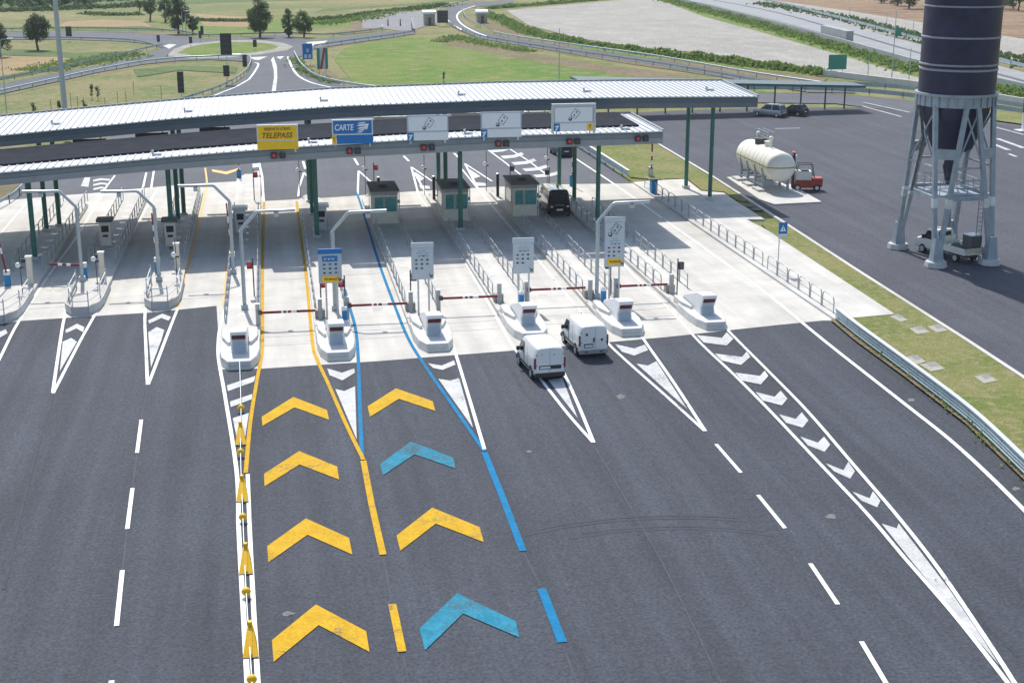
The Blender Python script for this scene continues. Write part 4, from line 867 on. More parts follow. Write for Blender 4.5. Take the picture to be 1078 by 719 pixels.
# the lower roof is a dark flat membrane inside a white sheet border
t, o, A, B, roof, D, dz = LC
m = MB()
for i in range(len(A) - 1):
    a, b = A[i], A[i + 1]
    if i == len(A) - 2: b = b + (a - b).normalized() * 1.3
    h = lambda f: Vector((0, D * f, dz * f + .075))
    f0, f1 = .25, .985
    m.add([a + h(f0), b + h(f0), b + h(f1), a + h(f1)] + [v + Vector((0, 0, .10)) for v in (a + h(f0), b + h(f0), b + h(f1), a + h(f1))], [(4, 5, 6, 7), (0, 1, 5, 4), (2, 3, 7, 6)] + ([(1, 2, 6, 5)] if i == len(A) - 2 else []) + ([(0, 3, 7, 4)] if i == 0 else []))
m.build('roof_membrane', mat('membrane', (.022, .026, .036), .95, spec=.1, scale=.8, var=.25), t)
def under(C, x):
    t, o, A, B, *_ = C; return lerp_table([(o.x + b.x, b.z) for b in B], x)
pst = {}
def canopy_post(C, g, rot=0.):
    t, o, A, B, *_ = C; h = under(C, g.x) + .3
    m = MB(); m.tube([(0, 0, 0), (0, 0, h)], .19, 12); m.mi(1).box(-.3, .3, -.3, .3, .0, .45)
    m.build('post', [GREENP, GALV], t, (g.x - o.x, g.y - o.y, .0), smooth=False)
for g in (G(37.5, 276), G(182, 262), G(334, 253), G(485, 245), Vector((26.9, 115.7, 0))): canopy_post(LC, g)
for g in (G(49.4, 246), G(63, 241), G(188, 236), G(194, 229), Vector((3.25, 123.3, 0)), Vector((3.2, 129.5, 0)), Vector((15.1, 124.6, 0)), G(462, 209), Vector((26.9, 125.2, 0)), Vector((26.8, 131.6, 0)), G(747, 212), G(722, 200)): canopy_post(UC, g)
def roof_vent(C, px, Y):
    t, o, A, B, roof, D, dz = C; g = None; d = ray(*px); x = d[0] * Y / d[1]; a = lerp_table([(o.x + p.x, p.z) for p in A], x); yf = lerp_table([(o.x + p.x, o.y + p.y) for p in A], x)
    z = a + dz * (Y - yf) / D
    v = MB().box(-.35, .35, -.2, .2, .06, .2).mi(0).box(-.38, -.22, -.08, .08, .2, .42).build('roof_vent', [GALV, WHITE], t, (x - o.x, Y - o.y, z))
for px in ((59, 132), (198, 116), (341, 106), (486, 99.5), (618, 96.5), (747, 92)): roof_vent(UC, px, 126.5 + lerp_table(OFF, (px[0] - 350) / 14.))
for px in ((165, 161.5), (329, 149), (493, 140.5), (658, 135)): roof_vent(LC, px, 112.4 + lerp_table(OFF, (px[0] - 300) / 14.))

# billboards along the lower canopy
def bill(px0, px1, y0, y1, label, kind, split):
    a = col_pt(px0, y1, 110.75); b = col_pt(px1, y1, 110.75); c = col_pt((px0 + px1) / 2, y0, 110.75)
    W = b.x - a.x; zb = (a.z + b.z) / 2; Ht = c.z - zb
    t = thing('billboard', label, 'billboard', ((a.x + b.x) / 2, (a.y + b.y) / 2, zb), 0, 'lane billboards on the canopy')
    s = split * Ht
    for q in (-.42, .42): MB().box(W * q - .06, W * q + .06, .12, .24, -.25, Ht - .1).build('strut', GALV, t)
    fr = {'tele': GALVL, 'carte': GALVL}.get(kind, SIGNG)
    MB().box(-W / 2, W / 2, 0, .12, s, Ht).build('frame', fr, t, bevel=.015)
    f1 = {'tele': YELS, 'carte': BLUEP}.get(kind, BILLW)
    up = MB().box(-W / 2 + .1, W / 2 - .1, -.015, .02, s + .1, Ht - .1).build('upper_panel', f1, t)
    MB().box(-W / 2 + (.0 if kind == 'tele' else (.34 if kind == 'carte' else .12)), W / 2, .0, .1, 0.0, s - .012).build('lower_panel', f1 if kind in ('tele', 'carte') else BILLW, t)
    hu = Ht - s
    if kind == 'tele':
        text('RISERVATA UTENTI', W * .62, hu * .17, t, (0, -.03, s + hu * .74), BRWN); text('TELEPASS', W * .74, hu * .33, t, (0, -.03, s + hu * .35), BRWN, shear=.25)
    elif kind == 'carte':
        text('CARTE', W * .46, hu * .40, t, (-W * .2, -.03, s + hu * .5), WHITE, shear=.15)
        m = MB()
        for (x, z, w, h, sl) in ((.22, .76, .22, .07, .03), (.25, .62, .30, .12, .04), (.23, .44, .24, .11, .04), (.21, .30, .18, .08, .03), (.18, .18, .16, .07, .0)):
            m.yprism([((x - w / 2) * W, s + hu * (z - h / 2)), ((x + w / 2 - .05) * W, s + hu * (z - h / 2)), ((x + w / 2) * W, s + hu * (z + h / 2 + sl)), ((x - w / 2 + .07) * W, s + hu * (z + h / 2))], -.03, -.01)
        m.yprism([(.31 * W, s + hu * .32), (.36 * W, s + hu * .38), (.40 * W, s + hu * .72), (.34 * W, s + hu * .68)], -.034, -.012)
        m.build('card_emblem', WHITE, t)
        MB().box(-W / 2, -W / 2 + .33, .0, .1, 0., s - .012).build('yellow_tag', YELS, t); text('T', .16, .3, t, (-W / 2 + .16, -.012, s / 2), BRWN)
    else:
        cash_icon(t, .05, -.016, s + hu * .5, hu * .50)
        b0 = MB().box(-W / 2, -W / 2 + .5, -.02, .1, .02, s - .03).build('blue_tag', BLUEP, t)
        MB().yprism([(-W / 2 + .1, .1 * s), (-W / 2 + .22, .1 * s), (-W / 2 + .44, .75 * s), (-W / 2 + .3, .75 * s)], -.03, -.018).yprism([(-W / 2 + .08, .55 * s), (-W / 2 + .3, .55 * s), (-W / 2 + .34, .68 * s), (-W / 2 + .12, .68 * s)], -.034, -.02).build('tag_emblem', WHITE, t)
        if kind == 'cash2':
            m = MB(); e = .18
            m.box(-W / 2 - e, -W / 2, -.05, .2, -.12, Ht + .16); m.box(W / 2, W / 2 + e, -.05, .2, -.12, Ht + .16); m.box(-W / 2 - e, W / 2 + e, -.055, .2, Ht + .005, Ht + .2)
            m.build('outer_frame', GALV, t, bevel=.02)
            MB().box(W / 2 - .52, W / 2 - .06, -.02, .1, .06, s - .05).build('yellow_tag', YELS, t); text('T', .2, .3, t, (W / 2 - .29, -.03, s / 2), BRWN)
    return t
bill(271, 314.5, 131.5, 157.5, 'yellow billboard lettered TELEPASS above the left yellow lane', 'tele', .34)
bill(350, 393, 126, 151.5, 'blue billboard lettered CARTE above the blue lined lane', 'carte', .36)
bill(429, 472, 121.5, 148, 'white billboard with bank note pictogram, first of the white ones from the left', 'cash', .33)
bill(506.5, 549, 118, 144.8, 'white billboard with bank note pictogram, middle one of the white three', 'cash', .33)
bill(583, 624.5, 112, 138.5, 'white billboard with thick grey frame and yellow corner tag', 'cash2', .33)
def hanging(px0, px1, y0, y1, m, label):
    a = col_pt(px0, y1, 132.2); b = col_pt(px1, y0, 132.2); W = b.x - a.x; Ht = abs(b.z - a.z) + .1; zt = under(UC, (a.x + b.x) / 2) + .25
    t = thing('rear_display', label, 'display box', ((a.x + b.x) / 2, (a.y + b.y) / 2, a.z), 0, 'display boxes hung below the upper canopy')
    MB().box(-W / 2, W / 2, 0, .3, 0, Ht).build('box', m, t, bevel=.02); MB().box(-W / 2 - .1, W / 2 + .1, -.12, .34, -.22, -.02).build('ledge', GALVL, t)
    h = MB(); h.box(-W * .35, -W * .35 + .1, .1, .2, Ht - .02, max(Ht + .1, zt - a.z)); h.box(W * .35 - .1, W * .35, .1, .2, Ht - .02, max(Ht + .1, zt - a.z)); h.build('hanger', GALV, t)
for q, m, l in (((76, 112, 146.5, 152.5), DARK, 'dark display box below the upper canopy, leftmost'), ((142, 177, 140, 146.5), DARK, 'dark display box below the upper canopy, second from left'), ((210, 242, 134.5, 140.5), DARK, 'dark display box just left of the yellow billboard'),
                ((394, 428, 123.5, 130), GALVL, 'pale display box between the blue and first white billboard'), ((475, 505, 120, 127), GALVL, 'pale display box between the first two white billboards'), ((552, 578, 118.5, 123), GALV, 'grey display box left of the grey framed billboard')): hanging(*q, m, l)
def lane_light(px, py, label):
    p = col_pt(px, py, 110.75); t = thing('lane_signal', label, 'lane signal', p, 0, 'lane signals under the billboards')
    for x, m, l in ((-.32, DARK, RED), (.32, DARK, None)):
        b = MB().box(x - .23, x + .23, 0, .2, -.24, .24).build('signal_box', m, t, bevel=.02)
        if l: MB().lathe([(.001, 0), (.13, 0), (.13, .03), (.001, .03)], (x, -.03, 0), 14, 'y').build('lens', RED, b)
        else: MB().yprism([(x - .14, .02), (x - .04, -.05), (x - .04, .14), (x + .04, .14), (x + .04, -.05), (x + .14, .02), (x, -.17)], -.015, .0).build('arrow', DGREY, b)
for px, py, l in ((293, 164, 'red lane signal on the fascia below the yellow billboard'), (372.5, 159.3, 'red lane signal on the fascia below the blue billboard'), (450.5, 155.6, 'red lane signal below the first white billboard'), (529, 151.6, 'red lane signal below the middle white billboard'),
                  (604, 149.3, 'red lane signal below the grey framed billboard'), (676, 146.2, 'red lane signal near the right end of the lower canopy')): lane_light(px, py, l)
# ================================================================== VEHICLES
def loft(stations):
    """stations: (y, [(x, z) half outline from bottom to top]); mirrored, capped at both ends"""
    m = MB(); n = len(stations[0][1]) * 2; vs = []; fs = []
    for y, pr in stations:
        vs += [(x, y, z) for x, z in pr] + [(-x, y, z) for x, z in pr[::-1]]
    for i in range(len(stations) - 1):
        for j in range(n): fs.append((i * n + j, i * n + (j + 1) % n, (i + 1) * n + (j + 1) % n, (i + 1) * n + j))
    k = len(stations) - 1
    fs = [f[::-1] for f in fs]
    fs.append(list(range(n))); fs.append([k * n + j for j in range(n)][::-1])
    return m.add(vs, fs)
def wheel(t, x, y, r=.32, w=.22, rim=None):
    s = 1 if x > 0 else -1
    wh = MB().lathe([(r * .6, -w / 2), (r * .92, -w / 2), (r, -w / 2 + .04), (r, w / 2 - .04), (r * .92, w / 2), (r * .6, w / 2)], (0, 0, 0), 18, 'x').build('wheel', BLACK, t, (x, y, r))
    MB().lathe([(.02, -.02), (r * .62, -.03), (r * .62, .03), (r * .3, .02), (.02, .05)] if s > 0 else [(.02, -.05), (r * .3, -.02), (r * .62, -.03), (r * .62, .03), (.02, .02)], (s * w * .42, 0, 0), 14, 'x').build('rim', rim or GALV, wh)
def slopebox(m, pts, n, th=.015):
    """thin plate from four points pushed along n"""
    pts = [Vector(p) for p in pts]; n = Vector(n).normalized(); a = [p - n * .02 for p in pts]; b = [p + n * th for p in pts]
    return m.add(a + b, [(3, 2, 1, 0), (4, 5, 6, 7), (0, 1, 5, 4), (1, 2, 6, 5), (2, 3, 7, 6), (3, 0, 4, 7)])
def delivery_van(loc, rz, label, paint, kind, L=4.4, W=.915, Hh=1.86, group=None):
    t = thing('delivery_van', label, 'van', loc, rz, group)
    def pr(zt, wt, k=1.): return [(.76 * k, .26), (.88 * k, .40), (W * k, .72), (W * k * .99, min(1.02, zt - .14)), (wt + .06, zt - .20), (wt - .03, zt - .06), (wt - .20, zt - .012), (0, zt)]
    c = L - 1.35
    b = loft([(0, pr(Hh - .09, .69, .95)), (.10, pr(Hh - .02, .735, .99)), (.5, pr(Hh, .765)), (c - .3, pr(Hh, .755)), (c, pr(Hh - .06, .73)), (c + .68, pr(1.16, .80)), (L - .35, pr(1.03, .78, .97)), (L - .08, pr(.86, .70, .92)), (L, pr(.72, .62, .88))]).build('body', paint, t, smooth=True, bevel=.04)
    w = MB(); slopebox(w, [(-.68, c + .07, Hh - .13), (.68, c + .07, Hh - .13), (.78, c + .63, 1.2), (-.78, c + .63, 1.2)][::-1], (0, .62, .75)); w.build('windscreen', GLASS, t)
    for s in (-1, 1):
        w = MB(); q = [(s * .905, c - .55, 1.06), (s * .905, c + .45, 1.06), (s * .84, c + .02, Hh - .30), (s * .835, c - .55, Hh - .28)]
        slopebox(w, q if s > 0 else q[::-1], (s, 0, .12)); w.build('side_window', GLASS, t)
        m = MB().box(s * .93, s * 1.12, c + .12, c + .24, 1.02, 1.26).build('mirror', DARK, t, bevel=.03)
        MB().box(s * .90, s * .925, c - .72, c - .70, .5, Hh - .35).build('door_gap', DGREY, t)
        MB().box(s * .905, s * .93, .15, L - .5, .50, .60).build('side_strip', DARK, t)
        MB().box(s * .80, s * .895, -.05, .12, .74, 1.36).build('rear_lamp', TAILR, t, bevel=.02)
        MB().box(s * .52, s * .76, L - .22, L - .06, .62, .80).build('headlamp', GALVL, t, bevel=.03)
        for y in (.75, L - .85): 
            MB().lathe([(.001, 0), (.40, 0), (.40, .02), (.001, .02)], (s * (W - .01) - (.02 if s < 0 else 0), y, .36), 18, 'x').build('wheel_arch', BLACK, t)
            wheel(t, s * (W - .09), y)
    MB().box(-.86, .86, -.10, .12, .26, .50).build('rear_bumper', DARK if kind != 'boxed' else mat('bumper_grey', (.30, .31, .32), .6), t, bevel=.03)
    MB().box(-.84, .84, L - .1, L + .03, .24, .48).build('front_bumper', DARK, t, bevel=.03)
    if kind == 'strip':
        MB().box(-.010, .010, -.010, .02, .55, 1.75).build('door_gap', mat('gap_grey', (.38, .39, .40)), t)
        p = MB().box(-.62, .66, -.03, .02, .70, .92).build('plate_strip', DARK, t, bevel=.02); MB().box(-.58, .02, -.045, 0, .75, .87).build('number_plate', WHITE, p)
        for x in (-.45, .24): MB().box(x - .05, x + .05, -.03, .02, 1.50, 1.58).build('badge', GALV, t)
    elif kind == 'boxed':
        MB().box(.10, .12, -.010, .02, .52, 1.75).build('door_gap', mat('gap_grey', (.38, .39, .40)), t)
        p = MB().box(-.58, -.02, -.03, .02, .62, .86).build('plate_surround', DARK, t); MB().box(-.54, -.06, -.045, 0, .67, .80).build('number_plate', WHITE, p)
        MB().box(-.03, .05, -.04, .02, .95, 1.22).build('handle', DARK, t)
        for x, z in ((-.42, 1.42), (.50, 1.08)): MB().box(x - .06, x + .06, -.03, .02, z - .07, z + .07).build('badge', DARK, t)
    else:
        w = MB(); slopebox(w, [(-.66, -.0, 1.22), (.66, -.0, 1.22), (.60, .02, Hh - .2), (-.60, .02, Hh - .2)], (0, -1, .03)); w.build('rear_window', GLASS, t)
        MB().box(-.28, .28, -.04, .02, .62, .76).build('number_plate', WHITE, t); MB().box(-.45, .45, -.04, .02, 1.06, 1.13).build('trim_strip', mat('trim_pink', (.40, .16, .16), .4), t)
        for s in (-1, 1):
            w = MB(); q = [(s * .905, .5, 1.10), (s * .905, c - .75, 1.10), (s * .84, c - .75, Hh - .28), (s * .84, .5, Hh - .28)]; slopebox(w, q if s > 0 else q[::-1], (s, 0, .12)); w.build('side_window', GLASS, t)
            MB().box(s * .60, s * .90, -.04, .08, .90, 1.04).build('lamp_trim', GALVL, t)
    for x in (-.45, 0, .45): MB().box(x - .02, x + .02, .35, c - .35, Hh - .008, Hh + .014).build('roof_rib', paint, t)
    for s in (-1, 1):
        for z in (.85, 1.45):
            if kind != 'glass': MB().box(s * .755 - .04, s * .755 + .04, -.02, .02, z + .04, z + .12).build('hinge', mat('gap_grey', (.38, .39, .40)), t)
        MB().box(s * .45 - .1, s * .45 + .1, -.115, -.09, .36, .42).build('reflector', TAILR, t)
        MB().box(s * .905, s * .918, 1.35, 1.37, .62, Hh - .3).build('door_gap', mat('gap_grey', (.38, .39, .40)), t); MB().box(s * .91, s * .925, .3, c - .8, 1.28, 1.30).build('slide_rail', mat('gap_grey', (.38, .39, .40)), t)
    MB().box(-.3, .3, -.02, .05, Hh - .13, Hh - .10).build('brake_lamp', TAILR if kind == 'glass' else mat('gap_grey', (.38, .39, .40)), t)
    if kind == 'boxed': MB().tube([(.0, c - .2, Hh), (.0, c - .25, Hh + .12)], .025, 6).build('antenna', DARK, t)
    return t
delivery_van((14.62, 73.9, 0), R(5), 'white delivery van at left with black plate strip across its rear door', VWHITE, 'strip', L=4.2, W=.89, Hh=1.98, group='white vans queuing at the toll')
delivery_van((18.0, 77.9, 0), R(4), 'white delivery van at right with boxed number plate and antenna, nearer the barrier', VWHITE, 'boxed', L=4.2, W=.89, Hh=1.97, group='white vans queuing at the toll')
delivery_van((24.45, 119.7, 0), R(1), 'black passenger van in shade beside the right toll booth', VDARK, 'glass', L=5.4, W=1.0, Hh=2.4)
def hatchback(loc, rz, label, paint, L=4.1, Hh=1.5, W=.87):
    t = thing('car', label, 'car', loc, rz, 'cars beyond the toll plaza')
    def lo(zt, k=1.): return [(.70 * k, .22), (.84 * k, .36), (W * k, .62), (W * k * .97, zt - .06), (.78 * k, zt), (0, zt + .02)]
    loft([(0, lo(.90, .93)), (.12, lo(.95)), (L - 1.2, lo(.98)), (L - .5, lo(.86, .97)), (L - .1, lo(.74, .9)), (L, lo(.62, .8))]).build('body', paint, t, smooth=True, bevel=.03)
    def up(z0, z1, w0, w1): return [(w0, z0), (w1, z1), (0, z1 + .01)]
    loft([(.12, up(.93, .97, .74, .73)), (.50, up(.93, Hh - .06, .80, .60)), (L - 2.0, up(.95, Hh - .05, .81, .60)), (L - 1.15, up(.95, .99, .76, .72))]).build('window', GLASS, t)
    loft([(.30, [(.62, Hh - .16), (.62, Hh - .13), (0, Hh - .12)]), (.55, [(.64, Hh - .08), (.60, Hh), (0, Hh + .02)]), (L - 2.0, [(.64, Hh - .08), (.60, Hh), (0, Hh + .02)]), (L - 1.85, [(.62, Hh - .12), (.60, Hh - .07), (0, Hh - .05)])]).build('roof', paint, t, smooth=True)
    m = MB()
    for s in (-1, 1):
        for y0, z0, y1, z1 in ((.14, .94, .48, Hh - .05), (1.5, .94, 1.5, Hh - .04), (L - 1.2, .97, L - 2.0, Hh - .04)): m.bar((s * .80, y0, z0), (s * .64, y1, z1), .07, .1)
    m.build('pillar', paint, t)
    for s in (-1, 1):
        MB().box(s * .62, s * .82, -.03, .1, .66, .90).build('rear_lamp', TAILR, t, bevel=.02); MB().box(s * .50, s * .74, L - .2, L - .03, .56, .70).build('headlamp', GALVL, t, bevel=.02)
        MB().box(s * .86, s * 1.0, L - 1.55, L - 1.42, .93, 1.07).build('mirror', paint, t, bevel=.02)
        for y in (.7, L - .75): wheel(t, s * .76, y, .31, .2)
    MB().box(-.26, .26, -.03, .03, .58, .69).build('number_plate', WHITE, t); MB().box(-.78, .78, -.07, .1, .24, .46).build('rear_bumper', DARK, t, bevel=.02)
hatchback((67.7, 182.4, 0), R(40), 'silver people carrier parked near the carport, left of the dark hatchback', VSILV, 4.4, 1.66)
hatchback((70.9, 183.0, 0), R(38), 'dark small hatchback parked right of the silver car at the carport', VGREY, 3.7, 1.5)
hatchback((32.0, 153.2, 0), R(6), 'dark car driving away, partly hidden behind the green canopy posts', VGREY, 4.2, 1.55)

# flatbed pickup below the silo
t = thing('pickup_truck', 'dirty white flatbed pickup loaded with tarpaulin and a grey tool box under the silo', 'truck', (51.45, 96.9, 0), R(15))
def pk(zt, wt, k=1.): return [(.74 * k, .35), (.88 * k, .48), (.92 * k, .8), (.92 * k, min(1.2, zt - .1)), (wt + .04, zt - .1), (wt - .08, zt - .01), (0, zt)]
loft([(3.35, pk(2.02, .74)), (3.5, pk(2.05, .76)), (4.35, pk(2.02, .74)), (5.0, pk(1.30, .80)), (5.55, pk(1.12, .76, .97)), (5.8, pk(.85, .66, .9))]).build('cab', DIRTYW, t, smooth=True, bevel=.03)
w = MB(); slopebox(w, [(-.66, 4.42, 1.92), (.66, 4.42, 1.92), (.78, 4.94, 1.36), (-.78, 4.94, 1.36)][::-1], (0, .65, .7)); w.build('windscreen', GLASS, t)
w = MB(); slopebox(w, [(-.6, 3.36, 1.4), (.6, 3.36, 1.4), (.6, 3.36, 1.86), (-.6, 3.36, 1.86)], (0, -1, 0)); w.build('rear_window', GLASS, t)
for s in (-1, 1):
    w = MB(); q = [(s * .93, 3.6, 1.22), (s * .93, 4.75, 1.22), (s * .83, 4.35, 1.85), (s * .83, 3.6, 1.87)]; slopebox(w, q if s > 0 else q[::-1], (s, 0, .15)); w.build('side_window', GLASS, t)
    MB().box(s * .95, s * 1.15, 4.55, 4.66, 1.2, 1.5).build('mirror', DARK, t, bevel=.02); MB().box(s * .94, s * .99, 0, 3.3, .82, 1.2).build('side_board', DIRTYW, t)
    MB().box(s * .72, s * .92, -.04, .0, .60, .74).build('rear_lamp', TAILR, t); MB().box(s * .5, s * .74, 5.62, 5.82, .72, .92).build('headlamp', GALVL, t, bevel=.03)
    for y in (1.05, 4.75): wheel(t, s * .82, y, .36, .24)
MB().box(-.97, .97, 0, 3.3, .70, .82).mi(1).box(-.5, .5, .2, 5.2, .45, .70).build('flatbed', [DIRTYW, DARK], t)
tb = MB().box(-.93, .93, -.03, .02, .82, 1.2).build('tailboard', mat('worn_tailboard', (.52, .46, .35), .7, scale=5., var=.35), t)
MB().box(-.97, .97, 3.26, 3.32, .82, 1.55).build('headboard', DIRTYW, t)
tp = thing('tool_box', 'grey lidded tool box standing on the pickup flatbed', 'tool box', (51.8, 97.9, .83), R(13)); MB().box(-.55, .45, -.4, .6, 0, 1.15).build('body', DGREY, tp, bevel=.02); MB().box(-.58, .48, -.43, .63, 1.15, 1.22).build('lid', GALV, tp, bevel=.02)
m = MB(); nx, ny = 9, 12; vs = [(-.8 + 1.3 * i / 8, .0 + 1.7 * j / 11, (.1 + random.uniform(.05, .38)) * (math.sin(math.pi * i / 8) * math.sin(math.pi * j / 11)) ** .5) for i in range(9) for j in range(12)]
m.add(vs, [(i * 12 + j, (i + 1) * 12 + j, (i + 1) * 12 + j + 1, i * 12 + j + 1) for i in range(8) for j in range(11)])
tag(m.build('tarpaulin', TARP, None, (51.0, 98.1, .83), smooth=True), 'crumpled green grey tarpaulin heaped on the pickup flatbed', 'tarpaulin')

# fork lift beside the tank
t = thing('forklift', 'small red and cream forklift with dark mast beside the cream tank', 'forklift', (50.45, 129.2, 0), R(-14)); t.scale = (1.08, 1.08, 1.08)
MB().box(-.9, 1.25, -.6, .6, .28, .95).build('chassis', REDV, t, bevel=.06); MB().box(.55, 1.45, -.62, .62, .35, 1.18).build('counterweight', REDV, t, bevel=.12)
MB().box(-.95, .45, -.55, .55, .95, 1.75).build('engine_cover', DIRTYW, t, bevel=.06); MB().box(-.5, .2, -.5, .5, 1.75, 1.85).build('seat', DARK, t, bevel=.03)
m = MB()
for y in (-.42, .42): m.box(-1.2, -1.05, y - .08, y + .08, .15, 3.3)
m.box(-1.19, -1.06, -.42, .42, 3.1, 3.28); m.box(-1.19, -1.06, -.42, .42, 1.9, 2.05); m.build('mast', DARK, t)
MB().box(-1.3, -1.02, -.5, .5, 3.28, 3.4).build('mast_top', REDV, t); MB().box(-1.0, -.9, -.5, .5, 2.2, 3.1).build('guard_plate', DIRTYW, t)
m = MB()
for y in (-.5, .5): m.tube([(-.85, y, 1.7), (-.75, y, 2.35), (.5, y, 2.35), (.7, y, 1.1)], .04, 6)
m.build('overhead_guard', DARK, t)
for x in (-.75, .95):
    for y in (-.55, .55):
        o = MB().lathe([(.18, -.1), (.3, -.1), (.3, .1), (.18, .1)], (0, 0, 0), 16, 'y').build('wheel', BLACK, t, (x, y, .3)); MB().lathe([(.01, -.105), (.17, -.105), (.17, .105), (.01, .105)], (0, 0, 0), 12, 'y').build('rim', DIRTYW, o)

# ================================================================== SILO
sc = Vector((50.4, 99.9, 0)); t = thing('silo', 'tall dark silo with pale bands on splayed grey blue steel legs', 'silo', sc)
RS = 2.78
sh = MB().lathe([(RS - .02, 12.5), (RS, 12.5), (RS, 27.), (RS * .5, 28.6), (.2, 29.)], (0, 0, 0), 64).build('shell', SILO, t, smooth=True)
MB().lathe([(RS - .1, 12.45), (2.45, 11.0), (1.5, 8.35), (1.1, 8.1), (.45, 7.9), (.42, 7.4), (.55, 6.9), (.22, 5.6), (.01, 5.6)][::-1], (0, 0, 0), 32).build('hopper', SILO, t, smooth=True)
for z, h in ((14.25, .12), (14.6, .10), (16.55, .10), (18.75, .09), (21.0, .09), (23.2, .09), (25.4, .09)):
    MB().lathe([(RS - .01, z - h), (RS + .05, z - h * .8), (RS + .05, z + h * .3), (RS - .01, z + h * .5)], (0, 0, 0), 64).build('band', SILOB, t, smooth=True)
MB().lathe([(RS - .25, 11.55), (RS + .06, 11.55), (RS + .06, 12.3), (RS + .22, 12.32), (RS + .22, 12.5), (RS - .25, 12.5)], (0, 0, 0), 48).build('ring_beam', STEELB, t)
m = MB()
for k in range(28):
    a = 2 * math.pi * k / 28; p = Vector((math.cos(a), math.sin(a), 0)); m.bar(p * (RS + .1) + Vector((0, 0, 11.55)), p * (RS + .1) + Vector((0, 0, 12.3)), .07, .16)
m.build('ring_rib', STEELB, t)
feet = [(-2.2, 3.2), (-2.15, -3.3), (2.2, -3.2), (2.2, 3.2)]
att = []
for fx, fy in feet:
    th = math.atan2(fy, fx); pl = MB()
    l = MB()
    for da in (-.42, .42):
        top = Vector((2.72 * math.cos(th + da), 2.72 * math.sin(th + da), 11.6)); bot = Vector((fx, fy, .35)) + Vector((math.cos(th + da * 3), math.sin(th + da * 3), 0)) * .12
        l.mi(0).bar(bot, top, .31, .31); att.append((bot, top))
        f = .35; q0 = bot.lerp(top, f); q1 = bot.lerp(top, f + .06); l.mi(1).bar(q0, q1, .37, .37)
    l.mi(0).prism([(fx - .42, fy - .42), (fx + .42, fy - .42), (fx + .42, fy + .42), (fx - .42, fy + .42)], .3, 2.1, .35)
    l.build('leg', [STEELB, GALVL], t)
    pl.prism([(fx + .85 * math.cos(k * math.pi / 4 + .39), fy + .85 * math.sin(k * math.pi / 4 + .39)) for k in range(8)], 0, .42, .08).build('footing', CONC2, t, bevel=.03)
def at(i, z):
    b, tp_ = att[i]; return b.lerp(tp_, (z - b.z) / (tp_.z - b.z))
def brace(name, a, b, w=.1):
    MB().bar(a, b, w, w).build(name, STEELB, t)
for i, j in ((1, 2), (3, 4), (5, 6), (7, 0)):
    brace('cross_brace', at(i, 7.2), at(j, 11.3)); brace('cross_brace', at(j, 7.2), at(i, 11.3)); brace('tie_beam', at(i, 7.2), at(j, 7.2), .14); brace('tie_beam', at(i, 5.0), at(j, 5.0), .3)
for i, j in ((0, 1), (2, 3), (4, 5), (6, 7)): MB().bar(at(i, 8.2), at(j, 8.2), .3, .75).build('gusset_beam', STEELB, t)
MB().box(-1.6, 1.7, -1.9, 2.0, 4.95, 5.05).build('platform', STEELB, t)
m = MB()
Q = [(-1.6, -1.9), (1.7, -1.9), (1.7, 2.0), (-1.6, 2.0), (-1.6, -1.9)]
for (ax, ay), (bx, by) in zip(Q, Q[1:]):
    for z in (5.55, 6.1): m.tube([(ax, ay, z), (bx, by, z)], .03, 5)
    for f in (0, .33, .67): m.tube([(ax + (bx - ax) * f, ay + (by - ay) * f, 5.0), (ax + (bx - ax) * f, ay + (by - ay) * f, 6.1)], .03, 5)
m.build('platform_railing', STEELB, t)
m = MB()
for x in (1.45, 1.85): m.tube([(x, -2.2, 0.1), (x, -2.2, 6.1)], .04, 5)
for k in range(16): m.tube([(1.45, -2.2, .4 + k * .33), (1.85, -2.2, .4 + k * .33)], .025, 5)
m.build('ladder', STEELB, t)
MB().box(-.35, .1, -.5, .0, 6.1, 6.6).build('outlet_valve', DARK, t); m = MB()
for k in range(4): m.tube([(-2.6 - .02 * k, .1 * k, 11.5), (-2.3, .1 * k, 9), (-2.6, .1 * k + .6, 5)], .03, 5)
m.build('pipe', DGREY, t)

# ================================================================== TANK on its cradle
t = thing('storage_tank', 'cream horizontal tank with dark yellow waistline on a grey steel cradle', 'tank', (47.35, 132.2, .12)); L = 10.4; RR = 1.42; cz = 2.4
prof = [(.01, -L / 2)] + [(RR * math.sin(a), -L / 2 + .75 - .75 * math.cos(a)) for a in (.35, .7, 1.05, 1.35)] + [(RR, -L / 2 + .8), (RR, L / 2 - .8)] + [(RR * math.sin(a), L / 2 - .75 + .75 * math.cos(a)) for a in (1.35, 1.05, .7, .35)] + [(.01, L / 2)]
MB().lathe(prof, (0, 0, cz), 36, 'y').build('vessel', CREAMT, t, smooth=True)
m = MB()
for y in (-3.4, -2.5, -1.2, -.3, 1.0, 1.9, 3.2): m.lathe([(RR - .01, y - .03), (RR + .012, y - .03), (RR + .012, y + .03), (RR - .01, y + .03)], (0, 0, cz), 36, 'y')
m.build('weld_seam', mat('seam_cream', (.52, .49, .40), .6), t)
m = MB(); YL = mat('waist_yellow', (.30, .24, .03), .5)
for s in (-1, 1): m.box(s * (RR - .02), s * (RR + .02), -L / 2 + .8, L / 2 - .8, cz - .04, cz + .06)
pts = [(RR * math.sin(a) * sg, -L / 2 + .75 - .76 * math.cos(a), cz + .01) for sg, rng in ((1, (1.5, 1.2, .9, .6, .3, 0.)),) for a in rng]; pts += [(-p[0], p[1], p[2]) for p in pts[::-1][1:]]
m.tube(pts, .05, 6); m.build('waistline', YL, t)
